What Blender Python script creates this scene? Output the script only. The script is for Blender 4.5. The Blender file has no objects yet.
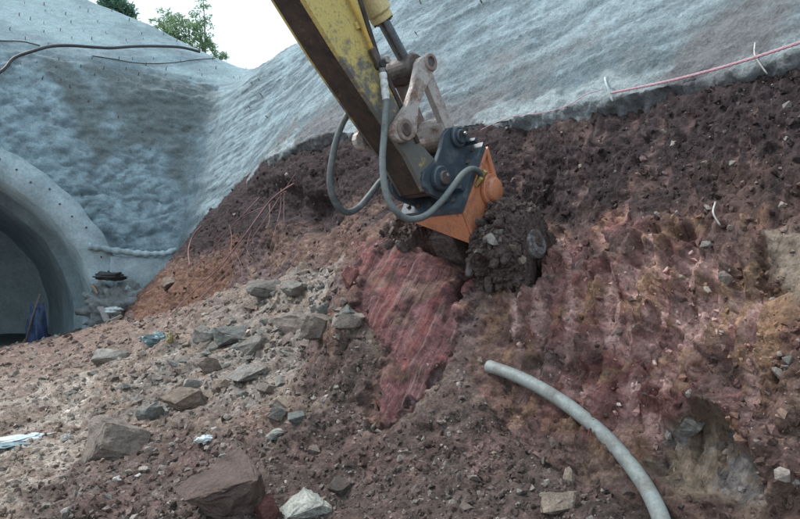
import bpy, bmesh, math, random
import numpy as np
from mathutils import Vector
from mathutils.bvhtree import BVHTree

import time
_T0 = time.time()
S = bpy.context.scene
COL = S.collection
random.seed(7)

# ------------------------------------------------------------------ camera
FPX, CX, CY = 640.0, 400.0, 259.5          # focal length and centre in photo pixels (800 x 519)
CAM = np.array([0.0, 0.0, 1.6])
PSI = math.radians(35.0)                   # heading: to the right of the tunnel axis (+Y)
PIT = math.atan(30.5 / FPX)                # looking slightly up
FWD = np.array([math.sin(PSI) * math.cos(PIT), math.cos(PSI) * math.cos(PIT), math.sin(PIT)])
RGT = np.array([math.cos(PSI), -math.sin(PSI), 0.0])
UPV = np.cross(RGT, FWD)
cam_d = bpy.data.cameras.new('camera')
cam_d.sensor_width = 36.0
cam_d.lens = 36.0 * FPX / 800.0
cam_d.clip_end = 2000.0
cam_o = bpy.data.objects.new('camera', cam_d)
COL.objects.link(cam_o)
cam_o.location = CAM
cam_o.rotation_euler = (math.pi / 2 + PIT, 0, -PSI)
S.camera = cam_o

# ------------------------------------------------------------------ sky and sun (overcast)
SUN_EL, SUN_AZ = math.radians(56), math.radians(-48)   # azimuth measured from +Y towards +X
w = bpy.data.worlds.new('World'); S.world = w; w.use_nodes = True
nt = w.node_tree; nt.nodes.clear()
sky = nt.nodes.new('ShaderNodeTexSky'); sky.sky_type = 'NISHITA'; sky.sun_disc = False
sky.sun_elevation = SUN_EL; sky.sun_rotation = SUN_AZ; sky.dust_density = 4.0; sky.air_density = 1.2
cloud = nt.nodes.new('ShaderNodeRGB'); cloud.outputs[0].default_value = (10.6, 12.5, 13.8, 1)
mx = nt.nodes.new('ShaderNodeMix'); mx.data_type = 'RGBA'; mx.inputs[0].default_value = 0.8
nt.links.new(sky.outputs[0], mx.inputs[6]); nt.links.new(cloud.outputs[0], mx.inputs[7])
bg = nt.nodes.new('ShaderNodeBackground'); bg.inputs[1].default_value = 0.053
nt.links.new(mx.outputs[2], bg.inputs[0])
wo = nt.nodes.new('ShaderNodeOutputWorld'); nt.links.new(bg.outputs[0], wo.inputs[0])
sun_d = bpy.data.lights.new('sun', 'SUN'); sun_d.energy = 1.5; sun_d.angle = math.radians(14); sun_d.color = (1, .97, .93)
sun_o = bpy.data.objects.new('sun', sun_d); COL.objects.link(sun_o)
sdir = Vector((math.sin(SUN_AZ) * math.cos(SUN_EL), math.cos(SUN_AZ) * math.cos(SUN_EL), math.sin(SUN_EL)))
sun_o.rotation_euler = sdir.to_track_quat('Z', 'Y').to_euler()
sun_o.location = (-10, 0, 20)
vs = S.view_settings; vs.view_transform = 'Standard'; vs.look = 'None'; vs.exposure = 1.18; vs.gamma = 1.0
vs.use_curve_mapping = False

# ------------------------------------------------------------------ pixel -> place helpers
def ray(px, py):
    return FWD + RGT * ((px - CX) / FPX) - UPV * ((py - CY) / FPX)
def pt(px, py, d):                 # point at a given depth
    return CAM + ray(px, py) * d
def ptz(px, py, z):                # point at a given height
    r = ray(px, py); return CAM + r * ((z - CAM[2]) / r[2])
def pty(px, py, y):
    r = ray(px, py); return CAM + r * ((y - CAM[1]) / r[1])
def project(P):
    q = P - CAM
    d = np.maximum(q @ FWD, 0.05)
    return CX + FPX * (q @ RGT) / d, CY - FPX * (q @ UPV) / d

# ------------------------------------------------------------------ noise
_g = np.random.RandomState(3).normal(size=(512, 3)).astype(np.float32); _g /= np.linalg.norm(_g, axis=1)[:, None]
_p = np.random.RandomState(5).permutation(512).astype(np.int32)
def perlin(P):
    P = np.asarray(P); sh = P.shape[:-1]; P = P.reshape(-1, 3)
    out = np.empty(len(P), np.float32)
    for a0 in range(0, len(P), 60000):          # blocks that stay in cache
        Q = P[a0:a0 + 60000].astype(np.float32)
        I = np.floor(Q).astype(np.int32); F = Q - I
        U = F * F * F * (F * (F * 6 - 15) + 10)
        o = np.zeros(len(Q), np.float32)
        for dx in (0, 1):
            hx = _p[(I[:, 0] + dx) & 511]; wx = U[:, 0] if dx else 1 - U[:, 0]
            for dy in (0, 1):
                hy = _p[(hx + I[:, 1] + dy) & 511]; wy = wx * (U[:, 1] if dy else 1 - U[:, 1])
                for dz in (0, 1):
                    G = _g[_p[(hy + I[:, 2] + dz) & 511]]
                    o += wy * (U[:, 2] if dz else 1 - U[:, 2]) * (G[:, 0] * (F[:, 0] - dx) + G[:, 1] * (F[:, 1] - dy) + G[:, 2] * (F[:, 2] - dz))
        out[a0:a0 + 60000] = o
    return out.reshape(sh) * 1.6
_wp = np.random.RandomState(9).rand(4096, 4).astype(np.float32)
def worley(P, sc, seed=0):
    """distance to nearest feature point, to the second, and a random value per cell"""
    P = np.asarray(P); sh = P.shape[:-1]; P = P.reshape(-1, 3)
    r1 = np.empty(len(P), np.float32); r2 = r1.copy(); rv = r1.copy()
    for a0 in range(0, len(P), 60000):
        Q = (P[a0:a0 + 60000] / sc).astype(np.float32); I = np.floor(Q).astype(np.int32); F = Q - I
        f1 = np.full(len(Q), 9., np.float32); f2 = f1.copy(); v = f1.copy()
        for dx in (-1, 0, 1):
            for dy in (-1, 0, 1):
                for dz in (-1, 0, 1):
                    h = ((I[:, 0] + dx) * 73 + (I[:, 1] + dy) * 1259 + (I[:, 2] + dz) * 3571 + seed * 101) & 4095
                    J = _wp[h]
                    d = (dx + J[:, 0] - F[:, 0]) ** 2 + (dy + J[:, 1] - F[:, 1]) ** 2 + (dz + J[:, 2] - F[:, 2]) ** 2
                    nb = d < f1
                    f2 = np.where(nb, f1, np.minimum(f2, d)); v = np.where(nb, J[:, 3], v); f1 = np.where(nb, d, f1)
        r1[a0:a0 + 60000] = np.sqrt(f1); r2[a0:a0 + 60000] = np.sqrt(f2); rv[a0:a0 + 60000] = v
    return r1.reshape(sh), r2.reshape(sh), rv.reshape(sh)
def clods(P, sc, seed, keep=1.0):
    """faceted lumps with sharp joints between them, 0 in the joints, up to about 1"""
    Q = P + (sc * .35) * np.stack([perlin(P / sc * 1.3 + 7), perlin(P / sc * 1.3 + 31), perlin(P / sc * 1.3 + 57)], -1)
    a, b, v = worley(Q, sc, seed)
    edge = np.clip((b - a) * 2.2, 0, 1); return np.sqrt(edge) * (.35 + .65 * v) * (v < keep), v
def fbm(P, sc, oct=4, gain=.5, off=0.0):
    o = 0; a = 1.0; f = 1.0 / sc
    for k in range(oct):
        o = o + a * perlin(P * f + off + 17.3 * k); a *= gain; f *= 2.03
    return o
def billow(P, sc, oct=3, off=0.0):
    o = 0; a = 1.0; f = 1.0 / sc
    for k in range(oct):
        o = o + a * (np.abs(perlin(P * f + off + 9.1 * k)) * 2 - .55); a *= .5; f *= 2.1
    return o
def sstep(a, b, x):
    t = np.clip((x - a) / (b - a), 0, 1); return t * t * (3 - 2 * t)
def mixc(A, B, m):
    return A * (1 - m[..., None]) + np.asarray(B) * m[..., None]
def poly_sd(x, y, poly):           # signed distance to a polygon, negative inside
    d = np.full(x.shape, 1e9); ins = np.zeros(x.shape, bool)
    n = len(poly)
    for i in range(n):
        x0, y0 = poly[i]; x1, y1 = poly[(i + 1) % n]
        ex, ey = x1 - x0, y1 - y0
        t = np.clip(((x - x0) * ex + (y - y0) * ey) / (ex * ex + ey * ey + 1e-9), 0, 1)
        d = np.minimum(d, np.hypot(x - x0 - t * ex, y - y0 - t * ey))
        if y0 != y1:
            c = ((y0 > y) != (y1 > y)) & (x < (x1 - x0) * (y - y0) / (y1 - y0) + x0)
            ins ^= c
    return np.where(ins, -d, d)
class RBF:
    def __init__(s, X, v, lam=.02, sc=(1, 1)):
        s.sc = np.array(sc); s.X = np.array(X, float) * s.sc; v = np.array(v, float); n = len(v)
        K = -np.linalg.norm(s.X[:, None] - s.X[None], axis=2) + 0
        P = np.c_[np.ones(n), s.X]
        A = np.zeros((n + 3, n + 3)); A[:n, :n] = K - lam * np.eye(n) * 1.0; A[:n, n:] = P; A[n:, :n] = P.T
        s.c = np.linalg.solve(A, np.r_[v, 0, 0, 0]); s.n = n
    def __call__(s, a, b):
        Q = np.stack([a, b], -1) * s.sc
        o = s.c[s.n] + Q[..., 0] * s.c[s.n + 1] + Q[..., 1] * s.c[s.n + 2]
        for i in range(s.n):
            o = o - s.c[i] * np.hypot(Q[..., 0] - s.X[i, 0], Q[..., 1] - s.X[i, 1])
        return o

# ------------------------------------------------------------------ mesh helpers
WLOC = {}
def wl(o):
    return WLOC.get(o.name, np.zeros(3)) if o else np.zeros(3)
def make_mesh(name, V, F, col=None, smooth=True, strk=None):
    V = np.asarray(V, np.float32)
    me = bpy.data.meshes.new(name)
    if isinstance(F, np.ndarray):
        nf, k = F.shape
        me.vertices.add(len(V)); me.vertices.foreach_set('co', V.ravel())
        me.loops.add(nf * k); me.loops.foreach_set('vertex_index', F.astype(np.int32).ravel())
        me.polygons.add(nf); me.polygons.foreach_set('loop_start', np.arange(0, nf * k, k, dtype=np.int32))
        me.polygons.foreach_set('use_smooth', np.full(nf, smooth))
        me.update(calc_edges=True)
    else:
        me.from_pydata([tuple(map(float, v)) for v in V], [], [tuple(int(i) for i in f) for f in F])
        me.polygons.foreach_set('use_smooth', np.full(len(me.polygons), smooth))
        me.update()
    if col is not None:
        ca = me.color_attributes.new('Col', 'FLOAT_COLOR', 'POINT')
        c4 = np.ones((len(V), 4), np.float32); c4[:, :3] = col
        ca.data.foreach_set('color', c4.ravel())
    if strk is not None:
        ca = me.attributes.new('Strk', 'FLOAT_VECTOR', 'POINT'); ca.data.foreach_set('vector', np.ascontiguousarray(strk, np.float32).ravel())
    return me
def obj(name, V, F, mat, parent=None, col=None, smooth=True, origin=None, strk=None):
    V = np.asarray(V, float)
    if origin is None:
        origin = (V.max(0) + V.min(0)) / 2
    o = bpy.data.objects.new(name, make_mesh(name, V - origin, F, col, smooth, strk))
    COL.objects.link(o)
    o.data.materials.append(mat)
    if parent: o.parent = parent
    o.location = np.asarray(origin) - wl(parent)
    WLOC[o.name] = np.asarray(origin, float)
    return o
def empty(name, loc):
    o = bpy.data.objects.new(name, None); COL.objects.link(o); o.location = loc; o.empty_display_size = .2
    WLOC[o.name] = np.asarray(loc, float); return o
def tag(o, label, cat, group=None):
    o['label'] = label; o['category'] = cat
    if group: o['group'] = group
    return o
def kind(o, k):
    o['kind'] = k; return o
def submesh(V, F, mask):
    f = F[mask]; u, inv = np.unique(f, return_inverse=True)
    return V[u], inv.reshape(f.shape), u
def grid_faces(nr, nc):
    i = np.arange(nr - 1)[:, None] * nc + np.arange(nc - 1)[None]
    return np.stack([i, i + 1, i + nc + 1, i + nc], -1).reshape(-1, 4)
def frame(d):
    d = np.asarray(d, float); d = d / np.linalg.norm(d)
    a = np.array([0, 0, 1.0]) if abs(d[2]) < .9 else np.array([1.0, 0, 0])
    u = np.cross(a, d); u /= np.linalg.norm(u); return d, u, np.cross(d, u)
def catmull(P, n):
    P = np.asarray(P, float); P = np.vstack([2 * P[0] - P[1], P, 2 * P[-1] - P[-2]])
    out = []
    for i in range(1, len(P) - 2):
        for t in np.linspace(0, 1, n, endpoint=False):
            a, b, c, d = P[i - 1:i + 3]
            out.append(.5 * (2 * b + (c - a) * t + (2 * a - 5 * b + 4 * c - d) * t * t + (3 * b - a - 3 * c + d) * t ** 3))
    out.append(P[-2]); return np.array(out)
def resample(P, step):
    s = np.r_[0, np.cumsum(np.linalg.norm(np.diff(P, axis=0), axis=1))]
    n = max(2, int(s[-1] / step) + 1); t = np.linspace(0, s[-1], n)
    return np.stack([np.interp(t, s, P[:, k]) for k in range(3)], 1), t
def tube(P, r, n=8, caps=True):
    P = np.asarray(P, float); m = len(P); r = np.broadcast_to(np.asarray(r, float), (m,))
    T = np.gradient(P, axis=0); T /= np.linalg.norm(T, axis=1)[:, None] + 1e-12
    _, u, v = frame(T[0]); V = []
    for i in range(m):
        u = u - T[i] * (u @ T[i]); u /= np.linalg.norm(u); v = np.cross(T[i], u)
        for k in range(n):
            a = 2 * math.pi * k / n; V.append(P[i] + r[i] * (math.cos(a) * u + math.sin(a) * v))
    F = []
    for i in range(m - 1):
        for k in range(n):
            F.append((i * n + k, i * n + (k + 1) % n, (i + 1) * n + (k + 1) % n, (i + 1) * n + k))
    if caps:
        F.append(tuple(range(n))[::-1]); F.append(tuple((m - 1) * n + k for k in range(n)))
    return np.array(V), F
def join(parts):
    V = []; F = []; o = 0
    for v, f in parts:
        V.append(np.asarray(v, float)); F += [tuple(i + o for i in q) for q in f]; o += len(v)
    return np.vstack(V), F

# ------------------------------------------------------------------ materials
def nodes(name):
    m = bpy.data.materials.new(name); m.use_nodes = True; n = m.node_tree
    b = n.nodes['Principled BSDF']; return m, n, b
def N(n, t, **k):
    x = n.nodes.new(t)
    for a, v in k.items():
        if a.startswith('i_'): x.inputs[int(a[2:]) if a[2:].isdigit() else a[2:].replace('_', ' ')].default_value = v
        else: setattr(x, a, v)
    return x
def noise_n(n, scale, detail=6, rough=.6, vec=None):
    x = N(n, 'ShaderNodeTexNoise'); x.inputs['Scale'].default_value = scale
    x.inputs['Detail'].default_value = detail; x.inputs['Roughness'].default_value = rough
    if vec: n.links.new(vec, x.inputs['Vector'])
    return x.outputs['Fac']
def geo_pos(n):
    return N(n, 'ShaderNodeNewGeometry').outputs['Position']
def maprange(n, src, a, b, c, d):
    x = N(n, 'ShaderNodeMapRange'); n.links.new(src, x.inputs[0])
    for i, v in enumerate((a, b, c, d)): x.inputs[i + 1].default_value = v
    return x.outputs[0]
def mixrgb(n, f, a, b, mode='MIX'):
    x = N(n, 'ShaderNodeMix', data_type='RGBA', blend_type=mode)
    for s, v in ((0, f), (6, a), (7, b)):
        if isinstance(v, (int, float)): x.inputs[s].default_value = v
        elif isinstance(v, tuple): x.inputs[s].default_value = (*v, 1) if len(v) == 3 else v
        else: n.links.new(v, x.inputs[s])
    return x.outputs[2]
def bump(n, b, layers):
    prev = None
    for src, st, dist in layers:
        x = N(n, 'ShaderNodeBump'); x.inputs['Strength'].default_value = st; x.inputs['Distance'].default_value = dist
        n.links.new(src, x.inputs['Height'])
        if prev: n.links.new(prev, x.inputs['Normal'])
        prev = x.outputs[0]
    n.links.new(prev, b.inputs['Normal'])
def earth_mat(name, fine=55, contrast=(.55, 1.5), bstr=.7, bdist=.02, rough=.92, spec=.25, flecks=0, base=None, streak=False):
    m, n, b = nodes(name)
    p = geo_pos(n)
    at = N(n, 'ShaderNodeAttribute', attribute_name='Col')
    f1 = noise_n(n, fine * .35, 8, .68, p); f2 = noise_n(n, fine, 5, .7, p)
    k = maprange(n, f1, .3, .7, *contrast); k2 = maprange(n, f2, .3, .7, .75, 1.28)
    c = mixrgb(n, 1.0, base or at.outputs['Color'], k, 'MULTIPLY'); c = mixrgb(n, 1.0, c, k2, 'MULTIPLY')
    if flecks:
        f4 = noise_n(n, 38, 3, .8, p); c = mixrgb(n, maprange(n, f4, .66, .72, 0, flecks), c, (.42, .38, .34))
        f5 = noise_n(n, 21, 4, .75, p); c = mixrgb(n, maprange(n, f5, .40, .30, 0, .6), c, mixrgb(n, 1.0, c, (.4, .38, .38), 'MULTIPLY'))
    sh = None
    if streak:                                   # scrape marks: fine lines along the way the teeth went
        sa = N(n, 'ShaderNodeAttribute', attribute_name='Strk'); sp_ = N(n, 'ShaderNodeSeparateXYZ'); n.links.new(sa.outputs['Vector'], sp_.inputs[0])
        cx = N(n, 'ShaderNodeCombineXYZ')
        for i_, k_ in ((0, 22.0), (1, 1.6)):
            mu = N(n, 'ShaderNodeMath', operation='MULTIPLY'); mu.inputs[1].default_value = k_; n.links.new(sp_.outputs[i_], mu.inputs[0]); n.links.new(mu.outputs[0], cx.inputs[i_])
        sf = noise_n(n, 1.0, 7, .72, cx.outputs[0])
        up = N(n, 'ShaderNodeMath', operation='MULTIPLY'); n.links.new(maprange(n, sf, .54, .66, 0, 1), up.inputs[0]); n.links.new(sp_.outputs[2], up.inputs[1])
        dn = N(n, 'ShaderNodeMath', operation='MULTIPLY'); n.links.new(maprange(n, sf, .48, .34, 0, .7), dn.inputs[0]); n.links.new(sp_.outputs[2], dn.inputs[1])
        c = mixrgb(n, up.outputs[0], c, mixrgb(n, .75, mixrgb(n, 1.0, c, (2.1, 2.0, 2.0), 'MULTIPLY'), (.34, .27, .255)))
        c = mixrgb(n, dn.outputs[0], c, mixrgb(n, 1.0, c, (.42, .40, .42), 'MULTIPLY'))
        sh = N(n, 'ShaderNodeMath', operation='MULTIPLY'); n.links.new(sf, sh.inputs[0]); n.links.new(sp_.outputs[2], sh.inputs[1]); sh = sh.outputs[0]
    n.links.new(c, b.inputs['Base Color'])
    b.inputs['Roughness'].default_value = rough; b.inputs['Specular IOR Level'].default_value = spec
    vo = N(n, 'ShaderNodeTexVoronoi'); vo.inputs['Scale'].default_value = fine * .6; n.links.new(p, vo.inputs['Vector'])
    bump(n, b, [(f1, bstr, bdist), (f2, bstr * .8, bdist * .4), (vo.outputs['Distance'], bstr * .5, bdist * .5)] + ([(sh, 1.0, .05)] if streak else []))
    return m
def paint_mat(name, base, dirt, amount=(.45, .7), scale=6, rough=(.45, .85), metal=0.0, spots=None):
    m, n, b = nodes(name)
    p = geo_pos(n)
    f = noise_n(n, scale, 9, .7, p); k = maprange(n, f, *amount, 0, 1)
    f2 = noise_n(n, scale * 9, 5, .7, p); k2 = maprange(n, f2, .3, .7, .8, 1.2)
    c = mixrgb(n, k, base, dirt)
    if spots:
        f3 = noise_n(n, scale * 3.1, 6, .75, p); c = mixrgb(n, maprange(n, f3, .58, .66, 0, 1), c, spots)
    c = mixrgb(n, 1.0, c, k2, 'MULTIPLY')
    n.links.new(c, b.inputs['Base Color'])
    n.links.new(maprange(n, k, 0, 1, *rough), b.inputs['Roughness'])
    b.inputs['Metallic'].default_value = metal
    bump(n, b, [(f, .25, .01), (f2, .2, .003)])
    return m
M_SOIL = earth_mat('bank_soil', 60, (.66, 1.38), .9, .025, flecks=.6, streak=True)
M_GROUND = earth_mat('rubble_ground', 70, (.5, 1.6), 1.0, .022, flecks=.7)
M_SHOT = earth_mat('shotcrete', 48, (.74, 1.25), 1.0, .028, .85, .3)
M_ROCK = {}
def rock_mat(name, c, v=.35):
    m, n, b = nodes('rock_' + name)
    tc = N(n, 'ShaderNodeTexCoord').outputs['Object']
    oi = N(n, 'ShaderNodeObjectInfo')
    p = geo_pos(n)
    f1 = noise_n(n, 9, 8, .7, p); f2 = noise_n(n, 60, 5, .7, p)
    k = maprange(n, f1, .3, .7, 1 - v, 1 + v); k2 = maprange(n, f2, .3, .7, .7, 1.3)
    k3 = maprange(n, oi.outputs['Random'], 0, 1, .75, 1.25)
    cc = mixrgb(n, 1, mixrgb(n, 1, mixrgb(n, 1, c, k, 'MULTIPLY'), k2, 'MULTIPLY'), k3, 'MULTIPLY')
    # earth clinging to the stone
    f3 = noise_n(n, 5, 6, .65, p)
    cc = mixrgb(n, maprange(n, f3, .54, .66, 0, .6), cc, (.10, .075, .065))
    n.links.new(cc, b.inputs['Base Color']); b.inputs['Roughness'].default_value = .9
    b.inputs['Specular IOR Level'].default_value = .25
    bump(n, b, [(f1, .9, .05), (f2, .9, .012)])
    M_ROCK[name] = m
for nm, c in dict(grey=(.215, .205, .19), brown=(.19, .155, .138), tan=(.28, .225, .185), pale=(.45, .44, .42), teal=(.175, .185, .175), earthy=(.12, .088, .078), dusty=(.25, .215, .19),
                  dark=(.09, .075, .07), red=(.19, .085, .08), speck=(.36, .37, .34)).items():
    rock_mat(nm, c)

# ================================================================== THE SETTING
A = np.array
# shotcrete / soil border along the side slope: y, x, z
BND = np.array([[-6, 4.7, 3.3], [1.97, 4.66, 3.22], [2.74, 4.77, 3.27], [3.66, 4.75, 3.32], [4.95, 4.8, 3.42], [6.9, 4.85, 3.7],
                [9.1, 4.9, 4.15], [13.2, 5.5, 4.45], [17.7, 5.85, 3.95], [21.8, 6.25, 2.9], [27, 6.7, 2.4]])
def xb(y): return np.interp(y, BND[:, 0], BND[:, 1])
def zb(y): return np.interp(y, BND[:, 0], BND[:, 2])
SLOPE = .66
# ---- soil bank: x of the cut face over (y, z)
wc = []
for y in np.linspace(-6, 26, 33):
    wc.append((y, zb(y) - .12, xb(y) - .20)); wc.append((y, zb(y) + .12, xb(y) + .04)); wc.append((y, zb(y) + 1.2, xb(y) + .45 + 1.2 * SLOPE))
for y in (-6, -3, -1, 0, 1, 2, 2.8, 3.4):
    for z in (-.2, .6, 1.6, 2.5):
        bul = .12 * math.sin(z * 1.2) if y > 0 else 0
        wc.append((y, z, 3.3 + (z - .55) / 2.05 - bul))
_A, _B, _C = pt(372, 433, 4.95), pt(472, 285, 5.5), pt(360, 250, 6.05)
SN = np.cross(_B - _A, _C - _A); SN /= np.linalg.norm(SN)
def on_slab(px, py, off=0.0):
    r = ray(px, py); return CAM + r * (((_A - CAM) @ SN) / (r @ SN) + off)
SLAB_EDGE = ((372, 433), (374, 418), (390, 366), (381, 336), (361, 315), (360, 252), (400, 420), (425, 395), (455, 344), (472, 285))
SLAB_IN = ((385, 400), (405, 380), (415, 345), (400, 325), (430, 320), (385, 290), (420, 285), (450, 290), (375, 262), (400, 265), (440, 272))
for px, py in SLAB_EDGE + SLAB_IN:
    P = on_slab(px, py, -.07); wc.append((P[1], P[2], P[0]))
for px, py, d in ((395, 215, 6.5), (430, 225, 6.3), (335, 225, 7.9), (365, 225, 7.0),
                  (505, 262, 6.05), (485, 300, 5.9), (540, 240, 5.75), (520, 215, 6.1), (480, 200, 6.4),
                  (300, 215, 10.3), (285, 190, 11.0), (320, 190, 9.6), (340, 255, 8.1), (250, 235, 12.3), (250, 280, 11.6),
                  (205, 270, 14.5), (180, 315, 14.9), (150, 300, 18.5), (125, 318, 19.0)):
    P = pt(px, py, d); wc.append((P[1], P[2], P[0]))
for y, x in ((6.9, 2.9), (9, 3.2), (12, 3.4), (16, 3.4), (20, 3.4), (26, 3.6)): wc.append((y, -.2, x))
wc = np.array(wc); WALL = RBF(wc[:, :2], wc[:, 2], .01)
# ---- loose spoil heaped against it: z over (x, y)
tc = []
for px, py in SLAB_EDGE: tc.append(tuple(on_slab(px, py)))
for px, py in SLAB_IN: tc.append(tuple(on_slab(px, py) - A([0, 0, .6])))
for px, py, d in ((340, 258, 8.0), (300, 268, 9.3), (250, 281, 11.4), (345, 300, 6.9), (335, 350, 6.2), (330, 400, 5.5), (310, 350, 6.8), (310, 310, 8), (250, 340, 8.2), (250, 400, 6.3), (200, 400, 6.9), (200, 350, 9.5), (150, 350, 10.5), 
                  (180, 316, 14.8), (125, 322, 18.8), (488, 312, 5.85), (483, 365, 5.1), (480, 405, 4.7)):
    P = pt(px, py, d); tc.append((P[0], P[1], P[2]))
for px, py, z in ((600, 462, .5), (740, 505, .45), (520, 430, .55), (460, 470, .38), (400, 470, .32), (340, 470, .22), (560, 505, .3),
                  (300, 519, .05), (420, 519, .2), (660, 519, .35), 
                  (30, 400, .03), (0, 351, .0), (30, 345, .1), (60, 336, .3), (100, 327, .55), (90, 420, .12), (130, 470, .08),
                  (220, 500, .1), (250, 450, .28), (60, 480, 0), (0, 440, 0)):
    tc.append(tuple(ptz(px, py, z)))
for y in np.linspace(-6, 26, 12):
    for x in (-15, -9, -4, -1): tc.append((x, y, 0 if y < 14 else -.4))
for y in (-6, -3, -1, 0, 1): tc += [(.8, y, 0), (1.8, y, .05), (3.3, y, .5)]
tc += [(1, 22, -.4), (3, 22.5, .0), (4.4, 22.5, .6), (2.5, 16, .4), (1, 13, .05), (1.2, 9, .4), (2.6, 9, 1.05), (2.6, 12.5, .85)]
tc = np.array(tc); TAL = RBF(tc[:, :2], tc[:, 2], .02)

# ---- sample: stations along y, points along each profile (denser where near)
ys = [-5.0]
while ys[-1] < 24.5:
    y = ys[-1]; ys.append(y + max(.0042 * math.hypot(3.6, max(y, 0)), .016 if y > .6 else .045))
ys = np.array(ys); NY = len(ys)
xf = np.r_[np.linspace(-15, .4, 120, endpoint=False), np.linspace(.4, 7.2, 560)]
XX, YY = np.meshgrid(xf, ys)
Zt = TAL(XX, YY)
for _ in range(3):                                   # soften the heaps
    for ax, n in ((0, 7), (1, 9)):
        pad = [(n // 2, n // 2) if a == ax else (0, 0) for a in (0, 1)]
        c = np.cumsum(np.pad(Zt, [(p[0] + (1 if a == ax else 0), p[1]) for a, p in enumerate(pad)], mode='edge'), axis=ax)
        Zt = (np.take(c, range(n, c.shape[ax]), axis=ax) - np.take(c, range(0, c.shape[ax] - n), axis=ax)) / n
zg = np.linspace(-.6, 5.4, 90)
WX = WALL(*np.meshgrid(ys, zg, indexing='ij'))
WX = np.maximum.accumulate(WX + np.arange(90)[None] * .004, axis=1)
Zw = np.stack([np.interp(xf, WX[j], zg, left=-3) - np.maximum(0, WX[j, 0] - xf) * 3 for j in range(NY)])
k = .06
h = np.clip(.5 + .5 * (Zw - Zt) / k, 0, 1); ZZ = Zt * (1 - h) + Zw * h + k * h * (1 - h)
NV = 660
Pg = np.zeros((NY, NV, 3)); isw = np.zeros((NY, NV))
for j in range(NY):
    z = ZZ[j]; top = zb(ys[j]) + .8
    n_end = np.searchsorted(z * (xf > 2), top); n_end = min(max(n_end, 300), len(xf) - 1)
    x_, z_ = xf[:n_end], z[:n_end]
    ds = np.hypot(np.diff(x_), np.diff(z_)); dist = np.hypot(np.hypot(x_[1:], ys[j]), z_[1:] - 1.6)
    wgt = ds / np.maximum(dist, 2.5) * np.where(x_[1:] < .0, .35, 1.0)
    s = np.r_[0, np.cumsum(wgt)]; t = np.linspace(0, s[-1], NV)
    Pg[j, :, 0] = np.interp(t, s, x_); Pg[j, :, 1] = ys[j]; Pg[j, :, 2] = np.interp(t, s, z_)
    isw[j] = np.interp(t, s, h[j, :n_end])
gu = np.gradient(Pg, axis=1); gv = np.gradient(Pg, axis=0)
NRM = np.cross(gu, gv); NRM /= np.linalg.norm(NRM, axis=2)[..., None] + 1e-9
NRM *= np.sign(NRM[..., 2:3] - .3 * NRM[..., 0:1] + 1e-6)
PXg, PYg = project(Pg)
P0 = Pg.copy()
def mask(poly, soft=10, wob=10, sc=.5, off=0.0):
    """soft mask of a patch of ground; the outline was read off the photograph"""
    d = poly_sd(PXg, PYg, poly) + wob * fbm(P0, sc, 3, .6, off)
    return 1 - sstep(-soft, soft, d)
m_slab = mask([(362, 250), (400, 240), (440, 250), (474, 283), (455, 344), (425, 395), (372, 437), (372, 421), (389, 366), (381, 336), (361, 315)], 4, 12, .16)
m_flat = mask([(370, 290), (400, 285), (440, 285), (466, 290), (452, 344), (423, 393), (374, 432), (374, 421), (391, 366), (384, 336), (366, 315)], 14, 0)
flat = (((P0 - _A) @ SN) * m_flat)[..., None] * SN
P0 = P0 - np.where(np.abs(flat) < .6, flat, 0)
m_groove = mask([(495, 330), (520, 270), (560, 235), (640, 225), (760, 210), (840, 300), (760, 420), (700, 470), (640, 470), (560, 430), (490, 395)], 22, 18, .4, 3)
m_tan = mask([(690, 415), (728, 420), (752, 455), (762, 500), (700, 500), (655, 470), (660, 430)], 10, 12, .2, 5)
m_tan2 = mask([(762, 232), (840, 222), (840, 290), (800, 300), (768, 282)], 9, 10, .25, 6)
m_ochre = mask([(500, 395), (560, 400), (640, 420), (660, 470), (600, 455), (520, 425)], 10, 14, .2, 7)
m_dirt = mask([(330, 330), (372, 330), (378, 370), (365, 430), (440, 400), (470, 290), (500, 300), (480, 400), (520, 432), (640, 480), (900, 520),
               (900, 700), (300, 700), (200, 560), (280, 440), (320, 400), (300, 350)], 14, 16, .4, 8)
m_hump = mask([(20, 519), (60, 470), (150, 440), (230, 430), (340, 445), (360, 519), (330, 600), (0, 600)], 16, 20, .4, 9)
m_grey = mask([(245, 270), (350, 250), (362, 320), (330, 350), (290, 395), (240, 410), (170, 430), (90, 420), (130, 370), (200, 330)], 16, 18, .5, 10)
m_track = mask([(-80, 380), (60, 375), (180, 335), (120, 400), (90, 450), (60, 540), (-80, 560)], 20, 18, .6, 11)
m_orange = mask([(125, 285), (165, 275), (240, 250), (240, 285), (180, 318), (130, 325)], 12, 14, .6, 12)
m_upred = mask([(355, 240), (395, 235), (400, 300), (360, 300)], 12, 10, .3, 13)

w_ = sstep(.3, .7, isw)
# ---- relief
big = fbm(P0, .9, 4, .5); fi = fbm(P0, .075, 3, .6, 4)
ck1, cv1 = clods(P0, .34, 1); ck2, cv2 = clods(P0, .13, 2); ck3, cv3 = clods(P0, .05, 3)
pat = sstep(-.35, .35, fbm(P0, .55, 2, .5, 70))          # where it is crumbly
mr = sstep(460, 520, PXg + 12 * big) * w_
Pv = P0 * A([1, 1, .13])
vk1, vv1 = clods(Pv, .20, 5); vk2, _ = clods(Pv, .07, 6)
mg = np.maximum(mr * .6, mr * m_groove)
ck1 = ck1 * (1 - .9 * mg) + vk1 * .22 * mg; ck2 = ck2 * (1 - .25 * mg) + vk2 * .3 * mg; ck3 = ck3 * (1 + .6 * mg)
sw = 1 - m_slab - .6 * np.maximum(m_tan, m_tan2)
disp = w_ * sw * (.10 * big + (.09 * ck1 - .04) * (.3 + .7 * pat) + (.055 * ck2 - .02) + .022 * ck3 + .014 * fi)
gsw = .35 + .65 * np.maximum(m_grey, .6 * (1 - m_track)) * pat
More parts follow.
